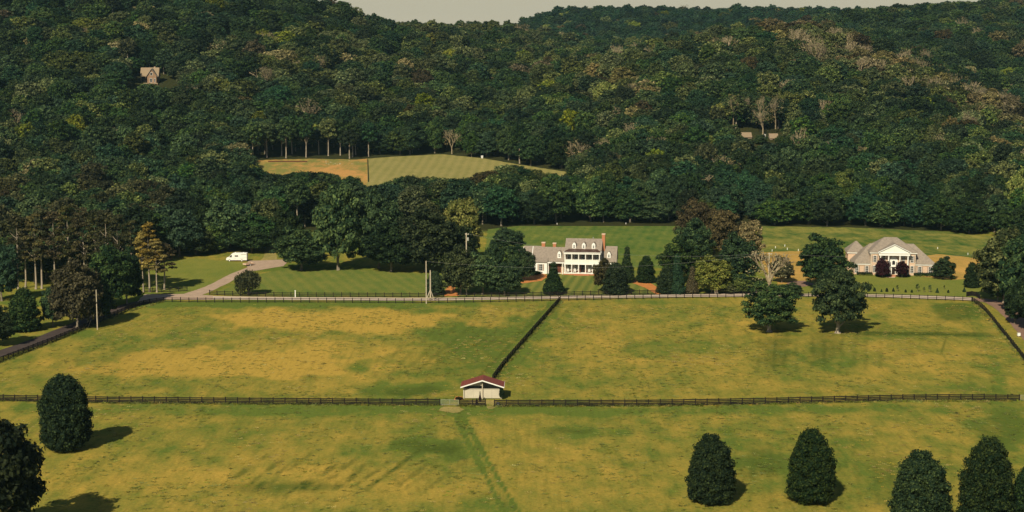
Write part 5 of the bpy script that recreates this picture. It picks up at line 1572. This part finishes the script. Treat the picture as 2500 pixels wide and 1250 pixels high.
p5 = pole(1876, 722, 616, 'wooden pole standing within the leafless tree', .17)
def wire(a, b, sag, label):
    m = MB(); n = 16; pts = []
    for i in range(n + 1):
        t = i / n; p = a.lerp(b, t) - a; p.z -= sag * 4 * t * (1 - t); pts.append(p)
    for i in range(n): m.tube(pts[i], pts[i + 1], .014, .014, 4, 0, False)
    o = m.build('overhead_wire', M['wire'], None, a); tag(o, label, 'wire', 'thin overhead wires')
wire(p2, p5, 3.0, 'thin overhead wire from the slim pole across the white house to the leafless tree')
wire(p5, G(2600, 700) + Vector((0, 0, 12)), 2.0, 'thin overhead wire from the leafless tree across the mansion to the right edge')
wire(p4, p5, 3.2, 'thin overhead wire from the transformer pole to the pole in the leafless tree')

# guy stakes by the lone pole
for k, (x0, y0, x1, y1) in enumerate(((207, 800, 212, 783), (213, 801, 219, 782))):
    a = G(x0, y0); m = MB(); m.tube((0, 0, -.2), (1.0, 0, 2.0), .045, .045, 6)
    o = m.build('leaning_stake', M['pole'], None, a); tag(o, 'thin leaning stake left of the lone pole, %s one' % ('left' if k == 0 else 'right'), 'stake', 'thin leaning stakes')

# ------------------------------------------------------------------ small roadside things
def small_post(px, py, h, w, label, mat='white', cap=True, name='marker_post', cat='post', group=None):
    b = G(px, py) if py > 556 else GT(px, py)
    e = empty(name, b); tag(e, label, cat, group)
    m = MB(); m.box(-w / 2, w / 2, -w / 2, w / 2, -.2, h); m.build('shaft', M[mat], e)
    if cap: m = MB(); m.box(-w * .8, w * .8, -w * .8, w * .8, h + .003, h + w * .6); m.build('cap', M[mat], e)
small_post(721, 725.8, 1.9, .22, 'white marker post in the far road fence below the striped lawn')
b = G(1748, 718)
e = empty('gate_pillar', b); tag(e, 'pale stone gate pillar with stepped top beside the gravel drive', 'pillar')
m = MB(); m.box(-.5, .5, -.5, .5, -.1, 1.35); m.build('shaft', M['rock'], e)
m = MB(); m.box(-.58, .58, -.58, .58, 1.353, 1.5); m.box(-.3, .3, -.3, .3, 1.5, 1.9); m.build('cap', M['rock'], e)
b = G(2487, 822)
e = empty('utility_box', b); tag(e, 'small white box on a post beside the right-hand gravel road', 'box')
m = MB(); m.box(-.35, .35, -.3, .3, .25, .9); m.build('cabinet', M['white'], e)
m = MB(); m.box(-.39, .39, -.34, .34, .903, .96); m.build('lid', M['white'], e)
m = MB(); m.box(-.1, .1, -.1, .1, -.2, .247); m.build('post', M['pole'], e)
b = G(2442, 724)
e = empty('farm_sign', b, R(10)); tag(e, 'pale low beam lying in the shade under the right-hand trees', 'beam')
m = MB(); m.tube((-.9, 0, .55), (.9, .1, .7), .09, .09, 8); m.build('rail', M['white'], e)
for s in (-.7, .7): m = MB(); m.box(s - .06, s + .06, -.04, .14, -.2, .56); m.build('leg', M['pole'], e)
e.name = 'white_barrier'
for k, (x, y) in enumerate(((1893, 606), (1916, 602), (1922, 610), (1949, 613), (1885, 614))):
    small_post(x, y, .75, .18, '%s from left of the small white stakes beyond the bare orange soil' % ORD[[1, 2, 3, 4, 0][k]], 'white', False, 'white_stake', 'stake', 'small white stakes in the right meadow')
for k, (x, y) in enumerate(((2289, 608), (2363, 622), (1360, 549), (1528, 548))):
    small_post(x, y, .7, .16, ['white stake in the tall grass right of the mansion roof', 'white stake near the right end of the bare soil', 'thin stake at the back edge of the lush meadow, left one', 'thin stake at the back edge of the lush meadow, right one'][k], 'white', False, 'white_stake', 'stake', 'single stakes in the meadows')
# clearings: blind, rubble, kerb of planks
b = GT(1177, 388)
e = empty('hunting_blind', b, 0, (.7, .7, .7)); tag(e, 'tiny white cabin on legs at the top edge of the mown clearing', 'cabin')
m = MB(); m.box(-.7, .7, -.6, .6, .5, 1.9); m.build('cabin_wall', M['white'], e)
m = MB(); m.solid([(-.85, -.75, 1.903), (.85, -.75, 1.903), (.85, .75, 1.903), (-.85, .75, 1.903), (-.85, 0, 2.3), (.85, 0, 2.3)], [(0, 3, 2, 1), (0, 1, 5, 4), (2, 3, 4, 5), (1, 2, 5), (3, 0, 4)]); m.build('roof', M['white'], e)
m = MB(); m.box(-.35, .35, -.63, -.603, 1.1, 1.6); m.build('window', M['dark'], e)
for s in (-.6, .6):
    for t in (-.5, .5): m = MB(); m.box(s - .05, s + .05, t - .05, t + .05, -.4, .497); m.build('leg', M['pole'], e)
rr = random.Random(3)
for k in range(16):
    px, py = 822 + rr.gauss(0, 24), 400 + rr.gauss(0, 3.0)
    b = GT(px, py); s = rr.uniform(.3, .7)
    m = MB()
    pts = [(s * math.cos(a) * rr.uniform(.7, 1.2), s * math.sin(a) * rr.uniform(.5, .9), -.1) for a in [i * 1.047 for i in range(6)]]
    tp = [(x * .55, y * .55, s * rr.uniform(.5, .9)) for x, y, _ in pts]
    m.solid(pts + tp, [tuple(range(6, 12))] + [(i, (i + 1) % 6, 6 + (i + 1) % 6, 6 + i) for i in range(6)])
    o = m.build('rubble_stone', M['rock'], None, b); tag(o, 'pale stone in the rubble scattered on the scraped orange clearing', 'stone', 'rubble on the scraped clearing')
def clear_line(x0, y0, x1, y1, h, t, mat, name, label, cat):
    a, b = GT(x0, y0), GT(x1, y1)
    m = MB(); n = 14; prev = None
    for i in range(n):
        p = a.lerp(b, i / n); q = a.lerp(b, (i + 1) / n)
        pz, qz = h1(p.x, p.y) + .25, h1(q.x, q.y) + .25
        d = (q - p); d.z = 0; nn = Vector((-d.y, d.x, 0)).normalized() * t / 2
        A, B = Vector((p.x, p.y, pz)) - a, Vector((q.x, q.y, qz)) - a
        up = Vector((0, 0, h))
        m.solid([A - nn, B - nn, B + nn, A + nn, A - nn + up, B - nn + up, B + nn + up, A + nn + up], [(0, 3, 2, 1), (4, 5, 6, 7), (0, 1, 5, 4), (1, 2, 6, 5), (2, 3, 7, 6), (3, 0, 4, 7)])
    o = m.build(name, mat, None, a); tag(o, label, cat)
clear_line(655, 397, 750, 397, .5, .3, M['darkred'], 'timber_kerb', 'long low dark timber edging on the scraped orange clearing', 'edging')
clear_line(897, 391, 899, 446, .7, .14, LEAF['dark'], 'boundary_hedge', 'thin dark hedge line dividing the scraped and mown clearings', 'hedge')

# ------------------------------------------------------------------ houses in the wood
b = GT(364, 205)
sc = b.y * CP / FOC + (CAM_H - b.z) * SP / FOC
hb = empty('hill_cabin', Vector((b.x, b.y, b.z - .2)), R(2), (sc * 4.2 / 1.0,) * 3 if False else (1, 1, 1)); tag(hb, 'tan cabin with steep gable and deck alone high on the wooded left hill', 'house')
u = sc  # metres per photo pixel here
def U(v): return v * u
zf = 0.0
gable_walls(hb, U(-22), U(20), U(10), U(36), U(20), U(38), M['log'])
gable_roof(hb, U(-22), U(21), U(10), U(36), U(20), U(38.5), M['deck'], .4)
m = MB(); m.prism_y([(U(-4), 0), (U(18), 0), (U(18), U(19)), (U(7), U(34)), (U(-4), U(19))], U(0), U(22)); fr = m.build('wall', M['log'], hb)
for s in (-1, 1):
    m = MB(); c = U(7); pr = [(c + s * U(14.5), U(15.5)), (c, U(36)), (c, U(37.2)), (c + s * U(14.5), U(16.8))]
    if s > 0: pr = pr[::-1]
    m.prism_y(pr, U(-2.5), U(22)); m.build('gable_roof', M['darkroof'] if False else M['brownroof'], hb)
window(fr, U(6), 0, U(21), U(5), U(6), False, grid=(1, 1)); window(fr, U(5), 0, U(4), U(5.5), U(9), False, grid=(2, 1)); window(fr, U(14), 0, U(4), U(2.5), U(9), False, grid=(1, 1))
m = MB(); m.box(U(-13), U(22), U(-6), U(-.1), U(-.2), U(2.2)); m.build('deck', M['deck'], hb)
for x in (-12, -3, 6, 14, 21):
    m = MB(); m.box(U(x) - .12, U(x) + .12, U(-5.8), U(-5.2), -2.5, U(-.25)); m.build('deck_post', M['log'], hb)
m = MB(); m.box(U(-20), U(-5), U(9), U(9.8), 0, U(19)); m.build('dark_back_panel', M['dark'], hb)  # near-black sheet: shade on the cabin's left half put into colour
chimney(hb, U(9), U(12), U(23), U(26), U(30), U(41))

def low_barn(px, py, wpx, label):
    b = GT(px, py); u = b.y / FOC
    e = empty('hillside_barn', Vector((b.x, b.y, b.z - 1.3))); tag(e, label, 'barn', 'pale-roofed farm buildings half hidden in the wood')
    w = wpx * u
    gable_walls(e, -w / 2, w / 2, 0, 7, 2.2, 4.2, M['shutter']); 
    gable_roof(e, -w / 2, w / 2, 0, 7, 2.2, 4.2, M['deck'], .5)
    m = MB(); m.box(-w * .2, w * .05, -.06, -.003, .2, 2.2); m.build('door', M['dark'], e)
    return b, u
low_barn(1823, 339, 24, 'low building with a pale tan roof in the right hillside wood, left one')
low_barn(1890, 341, 20, 'low building with a pale tan roof in the right hillside wood, right one')
for k, (px, py, lb) in enumerate(((1806, 334, 'round white tank left of the pale roofs in the wood'), (1867, 333, 'small white tank between the two pale roofs in the wood'))):
    b = GT(px, py + 4); m = MB(); m.lathe([(.6, -.5), (.62, 1.4), (.5, 1.8), (.25, 2.0), (.001, 2.02)], 0, 0, 14)
    o = m.build('white_tank', M['white'], None, b); tag(o, lb, 'tank', 'white tanks in the wood')

for px_, py_, w_, h_, lb_ in ((1857, 352, 34, 24, 'green tree standing between and before the two pale roofs in the wood'), (1806, 350, 26, 20, 'green tree hiding the left end of the left pale roof in the wood'), (1904, 353, 26, 22, 'green tree hiding the right end of the right pale roof in the wood')):
    b = GT(px_, py_); u = b.y / FOC
    add_tree((b.x, b.y, b.z - .3), w_ * u, h_ * u, 'bushy%d' % (px_ % 3), 'mid', lb_, 'trees around the pale-roofed farm buildings', 'forest_tree')
# leafless trees that catch the light on the hillside
LBL = [(1790, 322, 255, 36, 'pale leafless tree, left of the row above the pale-roofed buildings'), (1820, 310, 262, 30, 'pale leafless tree, second in the row above the pale-roofed buildings'),
       (1855, 312, 258, 30, 'pale leafless tree, third in the row above the pale-roofed buildings'), (1893, 326, 255, 44, 'tall pale leafless tree, right of the row above the pale-roofed buildings'),
       (1415, 362, 314, 56, 'fan-shaped leafless tree right of the mown clearing'), (1545, 385, 325, 56, 'large leafless tree in the wood above the white house'),
       (1745, 152, 115, 56, 'pale leafless tree near the right-hand crest, left of a pair'), (1780, 152, 112, 50, 'pale leafless tree near the right-hand crest, right of a pair'),
       (775, 205, 160, 50, 'pale leafless tree on the slope above the orange clearing'), (1600, 170, 130, 50, 'tan leafless tree on the slope below the far ridge'),
       (1490, 330, 285, 46, 'tan leafless tree mid-slope above the white house'), (2370, 340, 292, 56, 'tan leafless crown on the right slope near the edge'),
       (2290, 410, 350, 40, 'slim leafless tree low on the right slope'), (1722, 500, 455, 50, 'white forked leafless tree behind the brown-topped pair')]
for k, (x, yb, yt, w, lb) in enumerate(LBL):
    b = GT(x, yb); u = b.y / FOC
    e = empty('leafless_tree', (b.x, b.y, b.z), k * 1.3, (w * u / 11, w * u / 11, (yb - yt + 12) * u / 14)); tag(e, lb, 'tree', 'leafless trees on the hillside')
    e.location.z += 3.0
    link_mesh('branches', PROTO['bare%d' % (k % 3)]['trunk'], e); link_mesh('dry_leaves', coloured(PROTO['bare%d' % (k % 3)]['crown'], 'tan'), e)



# ------------------------------------------------------------------ loose tufts standing in the paddocks
def instanced(name, pts, idx, scl, sources, label):
    me = bpy.data.meshes.new(name); me.from_pydata([tuple(p) for p in pts], [], [])
    a = me.attributes.new('idx', 'INT', 'POINT'); a.data.foreach_set('value', np.array(idx, np.int32))
    a = me.attributes.new('scl', 'FLOAT_VECTOR', 'POINT'); a.data.foreach_set('vector', np.array(scl, np.float32).ravel())
    a = me.attributes.new('rot', 'FLOAT_VECTOR', 'POINT'); a.data.foreach_set('vector', np.array([(0, 0, random.uniform(0, 6.28)) for _ in pts], np.float32).ravel())
    o = link_mesh(name, me); tag(o, label, name, kind='stuff')
    c = bpy.data.collections.new(name + '_sources')
    for k, m_ in enumerate(sources): c.objects.link(bpy.data.objects.new('%s_source_%03d' % (name, k), m_))
    g2 = ng.copy()
    next(n for n in g2.nodes if n.type == 'COLLECTION_INFO').inputs['Collection'].default_value = c
    md = o.modifiers.new(name, 'NODES'); md.node_group = g2
    return o
TM = [leafmat('tuft_green', (0.130, 0.165, 0.028), (0.230, 0.240, 0.046), 0.3), leafmat('tuft_straw', (0.290, 0.235, 0.050), (0.420, 0.330, 0.075), 0.3), leafmat('tuft_dark_weed', (0.070, 0.095, 0.020), (0.140, 0.150, 0.032), 0.3)]
src = []
for mi in range(3):
    for v_ in range(2):
        r_ = random.Random(mi * 7 + v_); V_, F_ = [], []
        for q in range(22):
            a = r_.uniform(0, 6.28); d = r_.uniform(0, .5); x, y = d * math.cos(a), d * math.sin(a); b_ = r_.uniform(0, 6.28); wd = r_.uniform(.05, .12); hh = r_.uniform(.22, .5); ln = r_.uniform(.05, .3)
            k = len(V_); V_ += [(x - wd * math.cos(b_), y - wd * math.sin(b_), -.02), (x + wd * math.cos(b_), y + wd * math.sin(b_), -.02), (x + ln * math.cos(a), y + ln * math.sin(a), hh)]; F_.append((k, k + 1, k + 2))
        src.append(np_mesh('tuft', np.array(V_), np.array(F_), TM[mi], False, None, {'leafv': [r_.random() for _ in F_]}))
rt_ = np.random.RandomState(4)
N_ = 150000
tx = rt_.uniform(-165, 165, N_); ty = rt_.uniform(245, 466, N_)
dens = fbm(tx / 9.0, ty / 14.0, 91, 3); gold_n = fbm(tx / 22.0, ty / 30.0, 92, 2)
qx, qy = proj(tx, ty, np.zeros(N_))
keep = (rt_.rand(N_) < sstep(0.38, 0.75, dens) * 0.22 + 0.04) & (qx > -30) & (qx < 2530) & (qy > 744)
keep &= ~((qx < 420) & (qy < 905 - qx * 0.38)) & ~((qx > 2350) & (qy < 740 + (qx - 2370) * 0.95)) & ~((qx > 1120) & (qx < 1240) & (qy > 940) & (qy < 990))
tx, ty, dn_, gn_ = tx[keep], ty[keep], dens[keep], gold_n[keep]
ix_ = np.where(rt_.rand(len(tx)) < 0.12, 4, np.where(rt_.rand(len(tx)) < sstep(0.42, 0.6, gn_), 2, 0)) + rt_.randint(0, 2, len(tx))
sc_ = rt_.uniform(0.45, 1.15, len(tx))
szz = sc_ * 0.22
for seg, n_t in (([(-45, 977), (300, 984), (700, 987), (1074, 990)], 900), ([(1122, 991), (1185, 991)], 60), ([(1207, 992), (1600, 991), (1900, 986), (2150, 980), (2489, 979)], 1000), ([(1368, 735), (1300, 812), (1228, 896), (1203, 930)], 500), ([(-30, 897), (150, 827), (300, 764), (400, 737)], 350), ([(2374, 737), (2440, 803), (2540, 930)], 300)):
    W3 = [G(*p) for p in seg]; ln_ = [(W3[i + 1] - W3[i]).length for i in range(len(W3) - 1)]; tot = sum(ln_)
    for q in range(n_t):
        d_ = rt_.rand() * tot; k = 0
        while k < len(ln_) - 1 and d_ > ln_[k]: d_ -= ln_[k]; k += 1
        p_ = W3[k].lerp(W3[k + 1], d_ / ln_[k])
        tx = np.append(tx, p_.x + rt_.normal() * 0.35); ty = np.append(ty, p_.y + rt_.normal() * 0.35)
        ix_ = np.append(ix_, rt_.choice([0, 1, 2, 3, 4, 5], p=[.3, .3, .1, .1, .1, .1])); v3 = rt_.uniform(0.5, 1.0); sc_ = np.append(sc_, v3); szz = np.append(szz, v3 * rt_.uniform(0.5, 1.3))
instanced('grass_tufts', np.stack([tx, ty, np.zeros(len(tx))], -1), ix_, np.stack([sc_ * 1.3, sc_ * 1.3, szz], -1), src, 'uneven tufts of green and straw-coloured grass standing in the paddocks')
print('TUFTS', len(tx))

# ------------------------------------------------------------------ haze
hz = MB(); hz.box(-3600, 3600, -1000, 4400, -2.0, 150.0)
hm = bpy.data.materials.new('haze'); hm.use_nodes = True
hm.node_tree.nodes.clear()
ho = hm.node_tree.nodes.new('ShaderNodeOutputMaterial'); hv = hm.node_tree.nodes.new('ShaderNodeVolumePrincipled')
hv.inputs['Color'].default_value = (0.45, 0.78, 1.0, 1); hv.inputs['Density'].default_value = 0.00004
hv.inputs['Anisotropy'].default_value = 0.2
hm.node_tree.links.new(hv.outputs[0], ho.inputs['Volume'])
haze = hz.build('haze', hm); tag(haze, kind='stuff')
